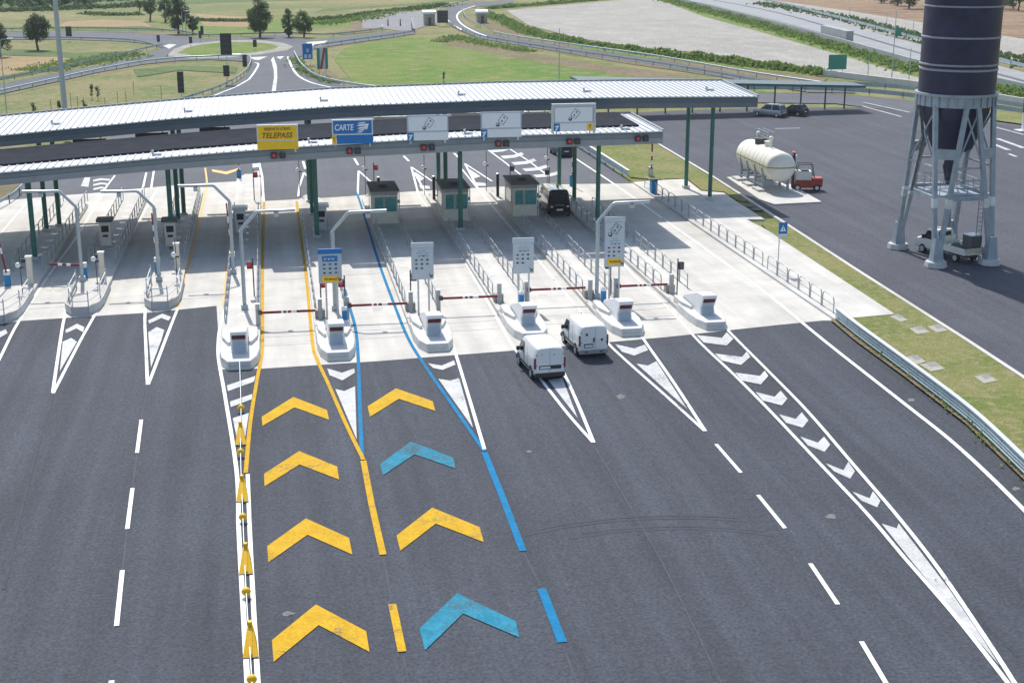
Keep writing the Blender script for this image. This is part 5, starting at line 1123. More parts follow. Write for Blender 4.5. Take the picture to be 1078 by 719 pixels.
for y in (-3.2, -1.0, 1.2, 3.2):
    for s in (-1, 1):
        c = MB(); c.box(s * 1.25 - .1, s * 1.25 + .1, y - .1, y + .1, 0.04, 1.5); c.bar((s * 1.25, y, 1.4), (s * 1.45, y, 2.2), .14, .1); c.mi(1).box(s * 1.25 - .28, s * 1.25 + .28, y - .28, y + .28, 0, .06)
        c.build('leg', [STEELB, GALV], t)
    MB().box(-1.2, 1.2, y - .08, y + .08, .85, 1.02).build('cross_beam', STEELB, t)
for s in (-1, 1): MB().box(s * 1.25 - .07, s * 1.25 + .07, -3.1, 3.1, .45, .58).build('long_beam', STEELB, t); 
for y, r in ((1.6, .52), (-.6, .3)): MB().lathe([(r, 0), (r, .42), (r * 1.15, .44), (r * 1.15, .56), (.01, .6)], (0, y, cz + RR - .06), 18).build('manhole', DGREY if y > 0 else CREAMT, t)
for y in (2.3, -1.4): o = MB().tube([(0, y, cz + RR - .05), (0, y, cz + RR + .75)], .12, 8).build('vent_pipe', CREAMT, t); MB().ball((0, y, cz + RR + .85), .24, 8).build('vent_cap', CREAMT, o, smooth=True)
m = MB()
for y in (-.3, 1.0, 2.2, 3.2):
    for x in (.15, .75): m.tube([(x, y, cz + RR - .15), (x, y, cz + RR + 1.25)], .025, 5)
for x in (.15, .75):
    for z in (.7, 1.25): m.tube([(x, -.3, cz + RR + z), (x, 3.2, cz + RR + z)], .022, 5)
m.build('top_railing', STEELB, t); MB().box(.1, .8, -.3, 3.3, cz + RR - .02, cz + RR + .04).build('walkway_plate', DGREY, t)
for i in range(3):
    sl = MB().box(-.35, .35, -.9, .9, 0, .22).build('concrete_sleeper', CONC2, None, (45.75, 129.2 + i * 3.1, .12), bevel=.03); tag(sl, 'white concrete sleeper in front of the cream tank cradle', 'sleeper', 'sleepers along the tank pad')
# ================================================================== ROADSIDE THINGS
# yellow separators and the cable between them
def separator(g, label, first=[None]):
    if first[0] is None:
        t = thing('lane_separator', label, 'lane separator', g, 0, 'yellow lane separators')
        MB().add([(-.28, 0, 0), (.28, 0, 0), (.20, 1.35, 0), (-.20, 1.35, 0), (-.11, .95, .66), (.11, .95, .66), (.10, 1.25, .66), (-.10, 1.25, .66)], [(3, 2, 1, 0), (4, 5, 6, 7), (0, 1, 5, 4), (1, 2, 6, 5), (2, 3, 7, 6), (3, 0, 4, 7)]).build('base', YELM, t, bevel=.03)
        MB().box(-.08, .08, 1.02, 1.22, .64, .86).build('head', YELM, t, bevel=.03); MB().xprism([(.08, .06), (.98, .62), (.98, .70), (.08, .13)], -.06, .06).build('centre_rib', YELM, t); MB().box(-.27, .27, -.03, .02, 0, .05).build('foot_strip', DARK, t)
        first[0] = t
    else: dup(first[0], g, 0, label, 'yellow lane separators')
for px, l in (((253.4, 469), 'yellow wedge lane separator nearest the long island nose'), ((255.2, 529), 'second yellow wedge lane separator from the island, beside the yellow line end'), ((259, 605), 'third yellow wedge lane separator from the island'), ((264, 693), 'yellow wedge lane separator nearest the bottom of the picture')): separator(G(*px), l)
cab = [Vector((-2.35, 79.2, .5))]
for i, (px, l) in enumerate((((254, 434), 'yellow ball float closest to the long island nose'), ((253.5, 481), 'yellow ball float between the first two wedge separators'), ((256, 550), 'yellow ball float between the second and third wedge separators'), ((259.5, 629), 'yellow ball float between the third and last wedge separators'), ((265.5, 722), 'yellow ball float at the bottom edge of the picture'))):
    g = G(*px) + Vector((0, 0, .26)); cab.append(g); o = MB().ball((0, 0, 0), .17, 12).mi(1).lathe([(.175, -.03), (.185, 0), (.175, .03)], (0, 0, 0), 14).build('ball_float', [YELM, YELM], None, g, smooth=True); tag(o, l, 'ball float', 'yellow ball floats')
cab.append(cab[-1] + (cab[-1] - cab[-2]) * 1.2)
tag(MB().tube(smooth_pts(cab, 4), .022, 6).build('cable', GALVL), 'thin pale cable joining the yellow floats to the long island', 'cable')
for i, (x, y) in enumerate(((-1.95, 57), (-1.75, 47.5), (-1.6, 42.5))): pass

for px, h, red, l in (((324, 206), 2.5, True, 'red signal on a pole behind the yellow lane, by green posts'), ((394, 203), 2.4, True, 'red signal on a pole just behind the left booth'), ((537, 203), 2.3, False, 'dark signal on a pole behind the right booth'), ((268, 214), 2.6, True, 'red signal on a pole at the far end of the long island'), ((578, 206), 2.2, False, 'dark signal on a pole beyond the dark van')):
    g = G(*px); signal((g.x, g.y, .05), l, red, h, 1 if px[0] != 578 else -1)
# guard rails
RAIL = mat('guard_rail_steel', (.40, .50, .53), .4, .45, var=.12, scale=2.)
RAILP = mat('rail_post', (.20, .23, .23), .6, .3)
def guard_rail(px, label, h=.78, step=4., z=0., world=None, m=None, double=False, side=1, cap=False):
    P = world or [G(*p, z) for p in px]; P = smooth_pts(P, 5) if len(P) > 2 else [Vector(p) for p in P]
    o = P[len(P) // 2].copy(); t = thing('guard_rail', label, 'guard rail', o, 0, 'guard rails')
    prof = [(0, .31), (.07, .28), (.07, .22), (.0, .17), (.0, .14), (.07, .09), (.07, .03), (0, 0)]
    if double: prof = [(q[0], q[1] + .31) for q in prof] + [(q[0], q[1] - .02) for q in prof]
    b = MB(); n = len(P); k = len(prof); vs = []
    for i, p in enumerate(P):
        tg = ((P[i + 1] - p) if i < n - 1 else (p - P[i - 1])).normalized(); q = Vector((-tg.y, tg.x, 0)) * side
        for a, zz in prof: vs.append(p - o + q * (a + .03) + Vector((0, 0, h - .31 - (.31 if double else 0) + zz)))
        for a, zz in prof[::-1]: vs.append(p - o + q * (a + .015 - .0) * 1 + q * (-.02) + Vector((0, 0, h - .31 - (.31 if double else 0) + zz)))
    K = 2 * k; fs = [(i * K + j, i * K + (j + 1) % K, (i + 1) * K + (j + 1) % K, (i + 1) * K + j) for i in range(n - 1) for j in range(K)]
    fs += [list(range(K)), [(n - 1) * K + j for j in range(K)][::-1]]
    b.add(vs, fs).build('beam', m or RAIL, t)
    if cap:
        c_ = MB()
        for a, d in zip(P, P[1:]): c_.bar(a - o + Vector((0, 0, h + .04)), d - o + Vector((0, 0, h + .04)), .26, .07)
        c_.build('top_cap', GALVL, t)
    acc = 0.; pm = None; cnt = 0
    for a, c in zip(P, P[1:]):
        seg = (c - a).length; d = acc
        while d < seg and cnt < 95:
            p = a.lerp(c, d / seg) - o
            if pm is None: pm = MB().box(-.05, .05, -.06, .06, 0, h - .04).build('post', RAILP, t, p)
            else: child_copy(pm, t, p)
            cnt += 1; d += step
        acc = d - seg
    return t
e1 = G(884, 342, .12); guard_rail(None, 'blue grey guard rail along the verge at lower right', .76, 2.2, world=[G(880.5, 337, .12), G(906, 357.5, .12), G(960, 398, .12), G(1021.5, 446, .12), G(1078.5, 500.5, .12), G(1180, 600, .12)], double=True, side=-1, cap=True)
guard_rail([(545, 122), (575, 136), (612, 158), (661.5, 190)], 'guard rail by the grass beyond the canopy right end', .95, 3.6, double=True, side=-1, cap=True)
guard_rail([(170, 117), (182, 112), (222, 99), (246, 88), (259, 78), (264.5, 68), (261, 62.5), (240, 62), (222, 63), (190, 64.5), (150, 68.5), (100, 78), (60, 87), (0, 100.5), (-60, 115)], 'guard rail curving round the left side of the plaza neck', .85, 4.5, z=-.05)
guard_rail([(310, 58), (316, 69), (328, 80.5), (345, 87.5), (372, 93), (410, 98), (470, 108), (540, 122)], 'guard rail along the right side of the plaza neck below the blue sign', .85, 4.5, side=-1)
guard_rail([(-60, 101), (0, 87.5), (60, 75.5), (100, 66.5), (130, 60), (150, 55), (172, 50)], 'guard rail on the far side of the left approach road', .85, 6, z=-.1)
guard_rail([(-60, 35), (0, 33.5), (70, 32.5), (140, 33.5), (185, 35.5), (215, 40), (240, 39.5), (300, 38), (340, 39.5), (372, 37), (400, 33), (403, 29.5)], 'long guard rail behind the roundabout', .85, 8, z=-.1)
guard_rail([(-60, 43), (0, 43), (70, 43), (130, 45), (150, 47.5), (160, 50)], 'guard rail on the near side of the upper left road', .85, 8, z=-.1)
guard_rail([(331, 51.5), (368, 46), (412, 40), (437, 36)], 'guard rail along the short road to the grey gravel lot', .85, 6, z=-.1)
guard_rail([(461, 15), (463, 11.5), (470, 8.5), (500, 1.5), (540, -1.5)], 'guard rail on the outer side of the far bend', .85, 8, z=-.1)
guard_rail([(468, 24), (484, 32), (505, 40.5), (540, 47.5), (600, 57), (680, 68.5), (740, 78.5), (800, 89.5), (855, 98)], 'long guard rail along the near side of the curving ramp', .85, 6, z=-.1)
guard_rail([(487, 12), (490, 20), (506, 30)], 'short guard rail on the inside of the far bend by the hut', .9, 5, z=-.1)
guard_rail([(520, 36.5), (540, 41), (600, 50), (680, 61), (740, 71.5), (800, 82), (870, 92.5)], 'long guard rail along the far side of the curving ramp', .85, 6, z=-.1, side=-1)
guard_rail([(640, 101), (700, 98.5), (800, 96.5), (880, 98), (960, 105), (1078, 122), (1200, 142)], 'guard rail behind the carport along the ramp road', .95, 6, z=-.1, double=True)
guard_rail([(893, 92), (960, 97), (1078, 116), (1200, 137)], 'guard rail behind the silo, far side of the ramp road', .9, 6, z=-.1, double=True)
guard_rail([(-25, 232), (15, 211), (31, 193)], 'short guard rail behind the left end of the canopy', .8, 4)
guard_rail([(720, -11), (800, 2), (880, 21), (960, 43), (1080, 75), (1200, 107)], 'guard rail on the far side of the highway', 1.2, 10, z=-.1, double=True)
def wall(px, h, w, label, m, z=-.2, cat='wall', name='barrier_wall'):
    P = [G(*p) for p in px]; o = P[0]; b = MB()
    for a, c in zip(P, P[1:]):
        d = (c - a).normalized(); q = Vector((-d.y, d.x, 0)) * w / 2; a2, c2 = a - o, c - o + d * .0
        b.add([a2 - q, c2 - q, c2 + q, a2 + q] + [v + Vector((0, 0, h)) for v in (a2 - q, c2 - q, c2 + q, a2 + q)], [(3, 2, 1, 0), (4, 5, 6, 7), (0, 1, 5, 4), (1, 2, 6, 5), (2, 3, 7, 6), (3, 0, 4, 7)])
    t = b.build(name, m, None, (o.x, o.y, z)); return tag(t, label, cat)
wall([(640, -14), (740, 9), (800, 24.5), (880, 47), (960, 70.5), (1080, 99), (1200, 131)], 1.7, .4, 'long grey concrete wall along the near edge of the highway', BARR)
wall([(867, 41.5), (894, 48.5)], 3.3, 1.6, 'taller pale concrete box on the highway wall', BARR, name='wall_box')
wall([(867, 78.5), (960, 90), (1077, 109), (1200, 130)], .95, .5, 'white topped concrete barrier behind the silo', CONC2)

# carport
t = thing('carport', 'long thin flat carport roof on slim dark posts behind the parked cars', 'carport', (62.5, 189.5, 0))
a = Vector((44.5, 187.0)); b = Vector((80.6, 188.9)); oz = Vector((62.5, 189.5))
za = hgt(615, 86.5, (44.5, 185.5)); zb_ = hgt(898, 90, (80.6, 187))
q = [Vector((40.2, 184.8)) - oz, Vector((80.8, 186.6)) - oz, Vector((80.8, 191.6)) - oz, Vector((40.2, 190.6)) - oz]; za += .35; zz = [za, zb_, zb_, za]
MB().add([(q[i].x, q[i].y, zz[i] - .32) for i in range(4)] + [(q[i].x, q[i].y, zz[i]) for i in range(4)], [(3, 2, 1, 0), (4, 5, 6, 7), (0, 1, 5, 4), (1, 2, 6, 5), (2, 3, 7, 6), (3, 0, 4, 7)]).build('roof', mat('carport_green', (.075, .12, .125), .5, var=.1), t)
for px in ((640, 121), (671, 120.5), (700, 119.5), (729, 119), (757.5, 118), (785, 117), (813, 116), (839.5, 115), (865.5, 114.5), (887.5, 114.5)):
    g = G(*px); f = (g.x - 44.2) / 36.6; MB().tube([(0, 0, 0), (0, 0, za + (zb_ - za) * f - .3)], .12, 8).build('post', mat('carport_green', (.075, .12, .125)), t, (g.x - oz.x, 189.0 + f * 1.2 - oz.y, 0))

# road signs
def back_sign(px, w, z0, z1, label, m=None, posts=1, rz=0., name='road_sign'):
    g = G(*px); t = thing(name, label, 'road sign', (g.x, g.y, -.2), rz, 'road signs')
    for x in ([0] if posts == 1 else [-w * .3, w * .3]): MB().tube([(x, .08, 0), (x, .08, z1 + .25)], .06, 6).build('post', GALV, t)
    MB().box(-w / 2, w / 2, -.03, .03, z0 + .2, z1 + .2).build('board', m or DARK, t, bevel=.02)
    f = MB()
    for k in range(1, 4): f.box(-w / 2 + .05, w / 2 - .05, -.06, -.03, z0 + .2 + (z1 - z0) * k / 4 - .03, z0 + .2 + (z1 - z0) * k / 4 + .03)
    if m is None: f.build('stiffener', DGREY, t)
    return t
back_sign((73, 43), 1.3, .9, 3.1, 'dark back of a sign on the upper left road behind the tall mast')
back_sign((240, 88), 1.8, 4.6, 8.0, 'large dark sign back on a tall pole by the plaza neck')
back_sign((239, 88), 1.0, 1.1, 2.9, 'small dark sign back below the large one at the plaza neck')
back_sign((191, 101), .95, .4, 3.6, 'tall narrow dark sign back standing in the grass left of the neck')
back_sign((258, 72.5), .8, .3, 2.5, 'dark sign back at the tip of the guard rail curve')
back_sign((167, 47), .7, .5, 2.0, 'small dark sign left of the roundabout, by the road fork'); back_sign((201, 48.5), .7, .5, 1.9, 'small dark sign at the roundabout entry'); back_sign((211, 44), .6, .7, 2.3, 'thin dark sign near the roundabout rear rail')
back_sign((213, 40), .7, .6, 2.6, 'dark narrow sign behind the roundabout'); back_sign((268.5, 52), .8, .4, 1.9, 'small dark sign on the right of the roundabout grass')
back_sign((466, 27), 2.9, .6, 3.8, 'wide dark sign back beside the small white roofed hut', posts=2)
t = back_sign((324.5, 76), 1.75, 2.2, 4.9, 'blue motorway sign with two white symbols right of the plaza neck', BLUEP, 2)
MB().box(-.6, -.1, -.05, -.03, 2.6, 3.2).build('symbol', SIGNW, t); MB().box(.15, .6, -.05, -.03, 2.6, 3.2).build('symbol', SIGNW, t); MB().box(-.15, .2, -.05, -.03, 3.6, 4.2).build('symbol', SIGNG, t)
t = back_sign((340, 80), 1.9, 1.1, 4.7, 'white and green end of route sign crossed by a red bar', SIGNW, 2, R(8))
MB().box(-.94, -.45, -.05, -.032, 1.32, 4.88).build('green_stripe', GREENB, t); MB().box(.5, .94, -.05, -.032, 1.32, 4.88).build('green_stripe', GREENB, t)
MB().yprism([(-.5, 1.32), (-.12, 1.32), (.62, 4.88), (.24, 4.88)], -.07, -.052).build('red_bar', REDV, t)
back_sign((881, 79), 3.3, .9, 3.4, 'square green board standing by the white barrier near the gravel field', GREENB, 2, name='green_board'); back_sign((945, 40), 1.7, .3, 2.3, 'small distant green board beyond the highway', GREENB, 2, name='green_board')
# pedestrian crossing sign
g = G(818.5, 287, .15); t = thing('crossing_sign', 'blue pedestrian crossing sign on a slim pole at the walkway', 'road sign', g)
MB().tube([(0, 0, 0), (0, 0, 3.75)], .04, 8).build('pole', GALV, t); s = MB().box(-.1, .56, -.06, -.02, 2.85, 3.7).build('board', BLUEP, t, bevel=.02)
MB().yprism([(.02, 3.05), (.44, 3.05), (.23, 3.5)], -.075, -.058).build('white_triangle', WHITE, s); MB().yprism([(.19, 3.1), (.23, 3.2), (.20, 3.3), (.26, 3.3), (.25, 3.2), (.31, 3.1), (.28, 3.09), (.24, 3.16), (.21, 3.09)], -.09, -.072).lathe([(.001, 0), (.03, 0), (.03, .012), (.001, .012)], (.23, -.088, 3.36), 8, 'y').build('walking_figure', ICON, s)
MB().box(-.1, .56, -.055, -.02, 2.55, 2.80).build('sub_plate', SIGNW, t)
# pillar cut by the right edge of the frame
g = G(1079, 138); t = thing('pillar', 'brown topped white pillar on a plate at the right picture edge', 'pillar', g); MB().lathe([(.46, 0.1), (.46, 2.3)], (0, 0, 0), 16).build('lower_tube', WHITE, t, smooth=True); MB().lathe([(.52, 2.3), (.52, 6.2), (.01, 6.25)], (0, 0, 0), 16).build('upper_tube', TERRA, t, smooth=True); MB().box(-1.1, 1.1, -.8, .8, 0, .12).build('base_plate', WHITE, t)

# poles
def pole(px, top, r, label, name='pole', z=-.15, lamp=False, m=None):
    g = G(*px); h = hgt(*top, g) + .15; t = thing(name, label, 'pole' if not lamp else 'street lamp', (g.x, g.y, z), 0, 'slender poles'); MB().tube([(0, 0, 0), (0, 0, h)], r, 8, r2=r * .6).build('shaft', m or MASTM, t)
    if lamp: MB().tube([(0, 0, h - .05), (.2, 0, h + .15), (1.3, 0, h + .25)], .05, 6).build('bracket', GALV, t); MB().box(.9, 1.7, -.16, .16, h + .18, h + .32).build('lamp_head', WHITE, t, bevel=.03)
g = G(71, 147); t = thing('high_mast', 'tall thick grey lighting mast rising behind the canopy at left', 'lighting mast', g); MB().tube([(0, 0, 0), (-.1, 0, 34)], .34, 14, r2=.2).build('shaft', MASTM, t, smooth=True); MB().lathe([(.5, 0), (.5, .15)], (0, 0, 0), 14).build('base', CONC2, t); MB().lathe([(1.2, 33.4), (1.2, 33.6)], (-.1, 0, 0), 16).build('lamp_ring', GALV, t)
for k in range(6): MB().box(-.25, .25, -.3, .3, 33.1, 33.4).build('floodlight', WHITE, t, (1.2 * math.cos(k * 1.047) - .1, 1.2 * math.sin(k * 1.047), 0))
pole((8, 128), (7, 43), .09, 'slim street lamp at far left behind the canopy', 'street_lamp', lamp=True)
for px, top, l in (((274, 39), (273.5, 11), 'street lamp in front of the tree behind the roundabout'), ((192.5, 36), (192, 13), 'street lamp left of a pair before the dark roundabout trees'), ((196, 36), (195.5, 16), 'street lamp right of a pair before the dark roundabout trees')): pole(px, top, .1, l, 'street_lamp', lamp=True)
for px, top, l in (((588.5, 91), (588.5, 30), 'thin pole standing in the green field behind the canopy'), ((913.5, 81), (913.5, 57), 'short thin pole right of the square green board'), ((938.5, 85), (938.5, 12), 'tallest thin pole left of the silo, beyond the white barrier'), ((956.5, 88), (956.5, 51), 'thin pole close to the left edge of the silo'), ((894, 22), (893.5, 9), 'thin distant pole on the pale strip beyond the highway'), ((933, 29), (933, 14), 'thin distant pole left of the small green board'), ((961, 36), (960.5, 22), 'distant thin pole beside the silo top')):
    pole(px, top, .09, l)
# huts with white curved roofs
for px, w, d, h, l in (((452.5, 26), 2.8, 3.0, 2.9, 'small hut with white curved roof beside the grey gravel lot'), ((508, 24), 2.6, 3.0, 2.6, 'small hut with white curved roof inside the far bend')):
    g = G(*px); t = thing('hut', l, 'hut', (g.x, g.y, -.2), 0, 'white roofed huts'); MB().box(-w / 2, w / 2, 0, d, 0, h).build('wall', HUTW, t); MB().xprism([(-.3, h), (d + .3, h), (d + .2, h + .5), (d * .5, h + .95), (-.2, h + .5)], -w / 2 - .5, w / 2 + .3).build('roof', WHITE, t, smooth=True); MB().box(-.4, .4, -.03, .02, 0, 2.0).build('door', DGREY, t)
g = G(436, 33); t = thing('culvert_wall', 'dark slanted culvert wall at the end of the short road', 'wall', (g.x, g.y, -.2)); MB().xprism([(0, 0), (5, 0), (5, 3.0), (0, .6)], -.2, .2).build('wall', DGREY, t); MB().xprism([(0, .61), (5, 3.02), (5, 3.2), (0, .8)], -.3, .3).build('coping', BARR, t)
for px, l in (((408.5, 27), 'left dark gate post at the gravel lot entrance'), ((421.5, 27), 'right dark gate post at the gravel lot entrance')): pole(px, (px[0], px[1] - 6.5), .2, l, 'gate_pole', m=DGREY)

# ================================================================== VEGETATION
def leaf_quads(m, c, r, n, s, squash=1.):
    for _ in range(n):
        u = Vector((random.gauss(0, 1), random.gauss(0, 1), random.gauss(0, 1))).normalized() * r * random.random() ** .45; u.z *= squash
        p = c + u; d = Vector((random.uniform(-1, 1), random.uniform(-1, 1), random.uniform(-.5, 1))).normalized(); e = d.orthogonal().normalized() * s * random.uniform(.6, 1.2); f = d.cross(e).normalized() * s * random.uniform(.4, .9)
        m.add([p - e - f, p + e - f * .6, p + e * .8 + f, p - e + f], [(0, 1, 2, 3)])
def tree(px, h, w, label, kind, name='tree', trunk=.25, n=26, group='trees beyond the plaza', narrow=False):
    g = G(*px); t = thing(name, label, 'tree', (g.x, g.y, -.25), 0, group); m = MB(); cl = []
    tk = MB().tube([(0, 0, 0), (.05 * h * random.uniform(-1, 1), 0, h * .35), (.03 * h * random.uniform(-1, 1), 0, h * .8)], h * .028 + .05, 8, r2=.05)
    zc = h * (trunk + (1 - trunk) / 2); rz_ = h * (1 - trunk) / 2
    for i in range(int(n * 1.6)):
        while True:
            u = Vector((random.uniform(-1, 1), random.uniform(-1, 1), random.uniform(-1, 1)))
            if .2 < u.length < 1: break
        k = 1 - .35 * max(0, u.z) if not narrow else 1 - .6 * max(0, u.z)
        c = Vector((u.x * w / 2 * k * .85, u.y * w / 2 * k * .85, zc + u.z * rz_ * .86)); r = w * random.uniform(.11, .22)
        leaf_quads(m, c, r, 75, w * .02 + .05, .8)
        if i < 9: tk.tube([(0, 0, h * random.uniform(.2, .4)), (c.x * .5, c.y * .5, c.z * .75), tuple(c)], h * .010 + .02, 5, r2=.02)
    tk.build('trunk', BARK, t); m.build('crown', LEAF[kind], t); return t
tree((40, 52), 7.6, 6.0, 'round dark tree standing alone left of the tall mast', 0, 'broadleaf_tree', .22, 34)
tree((1, 59), 6.6, 4.6, 'dark tree cut by the left picture edge', 0, 'broadleaf_tree', .08, 26)
tree((188, 35), 9.5, 6.0, 'dark tree before the roundabout, left one of its clump', 0, 'broadleaf_tree', .08, 34); tree((203, 35), 4.8, 3.4, 'low dark bushy tree, right one of the roundabout clump', 0, 'broadleaf_tree', .03, 20)
tree((174, 23), 8.0, 4.0, 'dark tree behind the roundabout clump', 0, 'broadleaf_tree', .1, 22); tree((158, 22), 8.0, 4.6, 'pale grey green loose tree left of the roundabout clump', 2, 'broadleaf_tree', .08, 22)
tree((147, 14), 5, 2.2, 'small thin pale tree at the field edge', 2, 'broadleaf_tree', .2, 12)
tree((273.5, 39), 9.4, 6.0, 'tall dense tree behind the roundabout lamp', 1, 'broadleaf_tree', .06, 40); tree((304, 38.5), 7.2, 3.6, 'slim loose green tree, left of two right of the lamp tree', 1, 'broadleaf_tree', .1, 18); tree((320, 38.5), 6.2, 4.8, 'wider green tree, right of two right of the lamp tree', 1, 'broadleaf_tree', .12, 24); tree((304.5, 39), 2.6, 2.4, 'dark low bush at the foot of the slim green tree', 0, 'bush', .02, 10)
for px, h, w, k, l in (((55, 8), 6, 5, 0, 'dark distant tree just left of the mast at the top edge'), ((68, 6), 4.5, 4, 0, 'small distant tree right of the mast at the top edge'), ((88, 5), 4, 5, 2, 'low pale distant tree at the top edge'), ((30, 3), 5, 6, 2, 'pale distant tree at the top left corner'),
                       ((957, 9), 9, 9, 0, 'dark distant tree left of the silo top'), ((945, 6), 8, 8, 0, 'dark distant tree second left of the silo top'), ((928, 3), 6, 7, 0, 'low dark distant tree further left of the silo top'), ((1056, 9), 9, 8, 0, 'dark distant tree just right of the silo top'), ((1072, 11), 9, 9, 0, 'dark distant tree at the top right corner'), ((1092, 13), 9, 8, 0, 'dark distant tree beyond the right picture edge')):
    tree(px, h, w, l, k, 'broadleaf_tree', .05, 18, 'distant trees')
# staked saplings in the grass left of the neck
for i, px in enumerate(((36, 122), (54, 117), (63, 119), (75, 113), (82, 112), (89, 118), (97, 103), (103, 104), (111, 114), (124, 107), (133, 110), (170, 104), (141, 98))):
    g = G(*px); dark = i in (0, 2, 5, 6, 7); h = random.uniform(1.5, 2.3)
    t = thing('sapling', 'staked sapling with a few dark leaves in the grass behind the canopy' if dark else 'bare thin stake in the grass behind the canopy', 'sapling', (g.x, g.y, -.25), 0, 'leafy saplings' if dark else 'bare stakes'); MB().tube([(0, 0, 0), (0, 0, h)], .035, 5).build('stake', BARK, t)
    if dark:
        m = MB()
        for _ in range(5): leaf_quads(m, Vector((random.uniform(-.1, .1), random.uniform(-.1, .1), random.uniform(.5, 2.0))), .28, 14, .12)
        m.build('leaves', LEAF[0], t)
g = G(467, 88); t = thing('sapling', 'single slim sapling in the green field behind the canopy', 'sapling', (g.x, g.y, -.25)); MB().tube([(0, 0, 0), (0, 0, 2.2)], .04, 5).build('stake', BARK, t); m = MB()
for _ in range(6): leaf_quads(m, Vector((0, 0, random.uniform(.3, 2.1))), .22, 12, .11)
m.build('leaves', LEAF[0], t)
def scrub(name, px, width, h, n, s, m_, z=-.2):
    """long low band of leafy scrub"""
    P = [G(*p) for p in px]; m = MB(); Ls = [(b - a).length for a, b in zip(P, P[1:])]; T = sum(Ls)
    for _ in range(n):
        d = random.random() * T; i = 0
        while d > Ls[i] and i < len(Ls) - 1: d -= Ls[i]; i += 1
        a, b = P[i], P[i + 1]; p = a.lerp(b, d / Ls[i]); q = (b - a).normalized(); q = Vector((-q.y, q.x, 0)); o = random.gauss(0, .28) * width
        hh = h * max(.15, 1 - (abs(o) / (width * .65)) ** 2) * (.7 + .3 * math.sin(p.x * .7) * math.sin(p.y * .33))
        leaf_quads(m, Vector((p.x + q.x * o, p.y + q.y * o, z + hh * random.random())), .3, 4, s)
    o = m.build(name, m_); o['kind'] = 'stuff'; return o
scrub('hedge', [(508, 15), (519, 18), (533, 22.5), (548, 31), (562, 35.5), (612, 46), (680, 56.5), (740, 62), (800, 70), (850, 75.5), (866, 78.5)], 3.6, 1.5, 6500, .24, LEAF[3])
scrub('hedge', [(640, -16), (712, 3), (800, 26), (880, 49), (960, 73), (1080, 101), (1200, 132)], 5.5, 1.4, 6500, .28, LEAF[3])
scrub('hedge', [(515, 9), (560, 5.5), (640, -1.), (700, -6)], 3.6, 1.2, 1800, .28, LEAF[3])
scrub('scrub', [(464, 44), (480, 38), (505, 45), (560, 54)], 5., .5, 700, .2, LEAF[3]); scrub('scrub', [(330, 26), (380, 20), (410, 12), (470, 4)], 9., .7, 900, .28, LEAF[3]); scrub('scrub', [(800, 4), (880, 17), (960, 37), (1080, 66), (1200, 98)], 8., .9, 1500, .35, LEAF[1])
scrub('scrub', [(30, 74), (90, 65), (140, 56)], 10., .35, 700, .2, LEAF[3]); scrub('scrub', [(0, 7), (50, 3), (160, -4), (300, -10)], 25., 3.5, 900, .9, LEAF[2]); scrub('scrub', [(310, 62), (318, 74), (334, 82), (352, 88)], 3., .6, 260, .22, LEAF[3])
scrub('scrub', [(-40, 12), (30, 11), (80, 9), (150, 6)], 9., 1.4, 900, .4, LEAF[1]); scrub('scrub', [(205, 21), (235, 22), (262, 22)], 5., .7, 350, .3, LEAF[1]); scrub('scrub', [(300, 22), (350, 20), (400, 13), (470, 6)], 6., 1., 700, .34, LEAF[1]); scrub('scrub', [(90, 14), (120, 16), (150, 15)], 6., .8, 260, .3, LEAF[1]);
scrub('verge_weeds', [(884, 339), (906, 356.5), (960, 397.5), (1021, 445.5), (1078, 500), (1180, 598)], .8, .18, 220, .08, LEAF[3], .12)
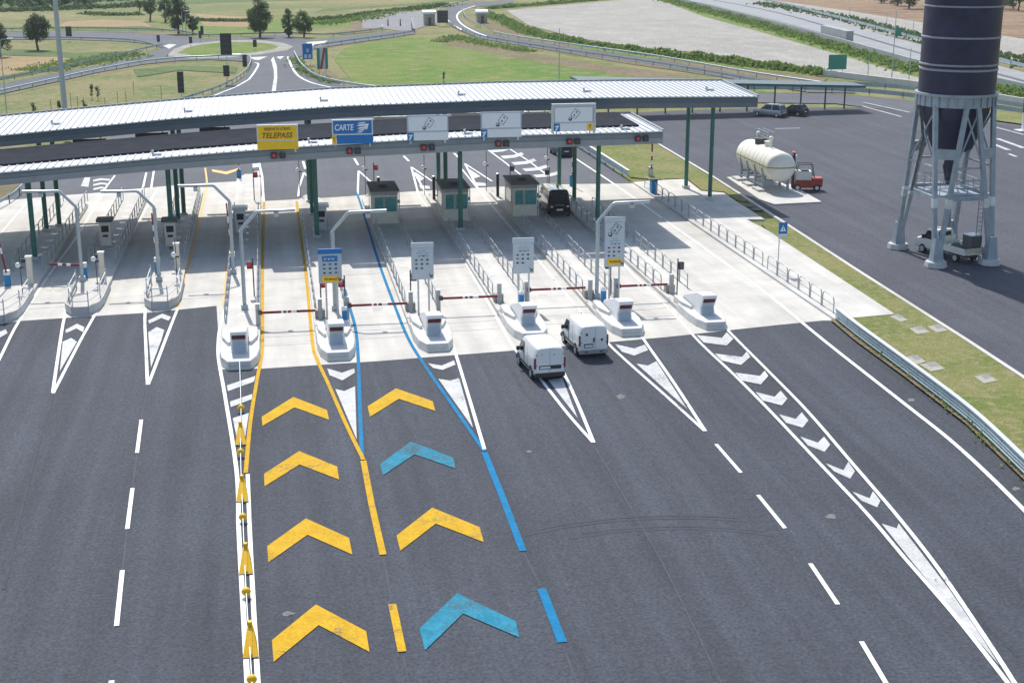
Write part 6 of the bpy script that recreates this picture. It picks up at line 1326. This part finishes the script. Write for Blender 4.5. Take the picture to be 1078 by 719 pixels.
far = scrub('woodland', [(-700, -38), (-200, -36), (300, -38), (800, -34), (1400, -20)], 60., 12., 3500, 1.6, LEAF[0])

# thin summer haze, one even box round the whole place
hz = MB().box(-1500, 1700, -150, 1900, -1.5, 45).build('haze', []); hz['kind'] = 'stuff'
hm = bpy.data.materials.new('haze'); hm.use_nodes = True; hn = hm.node_tree; hn.nodes.remove(hn.nodes['Principled BSDF'])
pv = hn.nodes.new('ShaderNodeVolumePrincipled'); pv.inputs['Color'].default_value = (.86, .92, 1., 1); pv.inputs['Density'].default_value = .00012; pv.inputs['Anisotropy'].default_value = .2
hn.links.new(pv.outputs[0], hn.nodes['Material Output'].inputs['Volume']); hz.data.materials.append(hm)

# ================================================================== LIGHT, CAMERA, VIEW
sun_dir = Vector((.085, -.75, -1.)).normalized()
ld = bpy.data.lights.new('sun', 'SUN'); ld.energy = 4.1; ld.angle = R(.53); ld.color = (1., .955, .88)
lo = bpy.data.objects.new('sun', ld); COL.objects.link(lo); lo.rotation_euler = sun_dir.to_track_quat('-Z', 'Y').to_euler(); lo.location = (0, 100, 80)
W = bpy.data.worlds.new('World'); S.world = W; W.use_nodes = True
nt = W.node_tree; sky = nt.nodes.new('ShaderNodeTexSky'); sky.sky_type = 'NISHITA'; sky.sun_disc = False
sky.sun_elevation = math.asin(-sun_dir.z); sky.sun_rotation = math.atan2(-sun_dir.x, -sun_dir.y); sky.air_density = 1.2; sky.dust_density = 1.5; sky.altitude = 100
nt.links.new(sky.outputs['Color'], nt.nodes['Background'].inputs['Color']); nt.nodes['Background'].inputs['Strength'].default_value = .15
cd = bpy.data.cameras.new('camera'); cam = bpy.data.objects.new('camera', cd); COL.objects.link(cam); S.camera = cam
cd.sensor_fit = 'HORIZONTAL'; cd.sensor_width = 36.; cd.lens = F / 1078. * 36.; cd.clip_start = .5; cd.clip_end = 5000
cam.location = (0, 0, H); cam.rotation_euler = (math.pi / 2 - TILT, 0, -YAW)
S.view_settings.view_transform = 'Standard'; S.view_settings.look = 'None'; S.view_settings.exposure = .18; S.view_settings.gamma = 1.; S.view_settings.use_curve_mapping = False
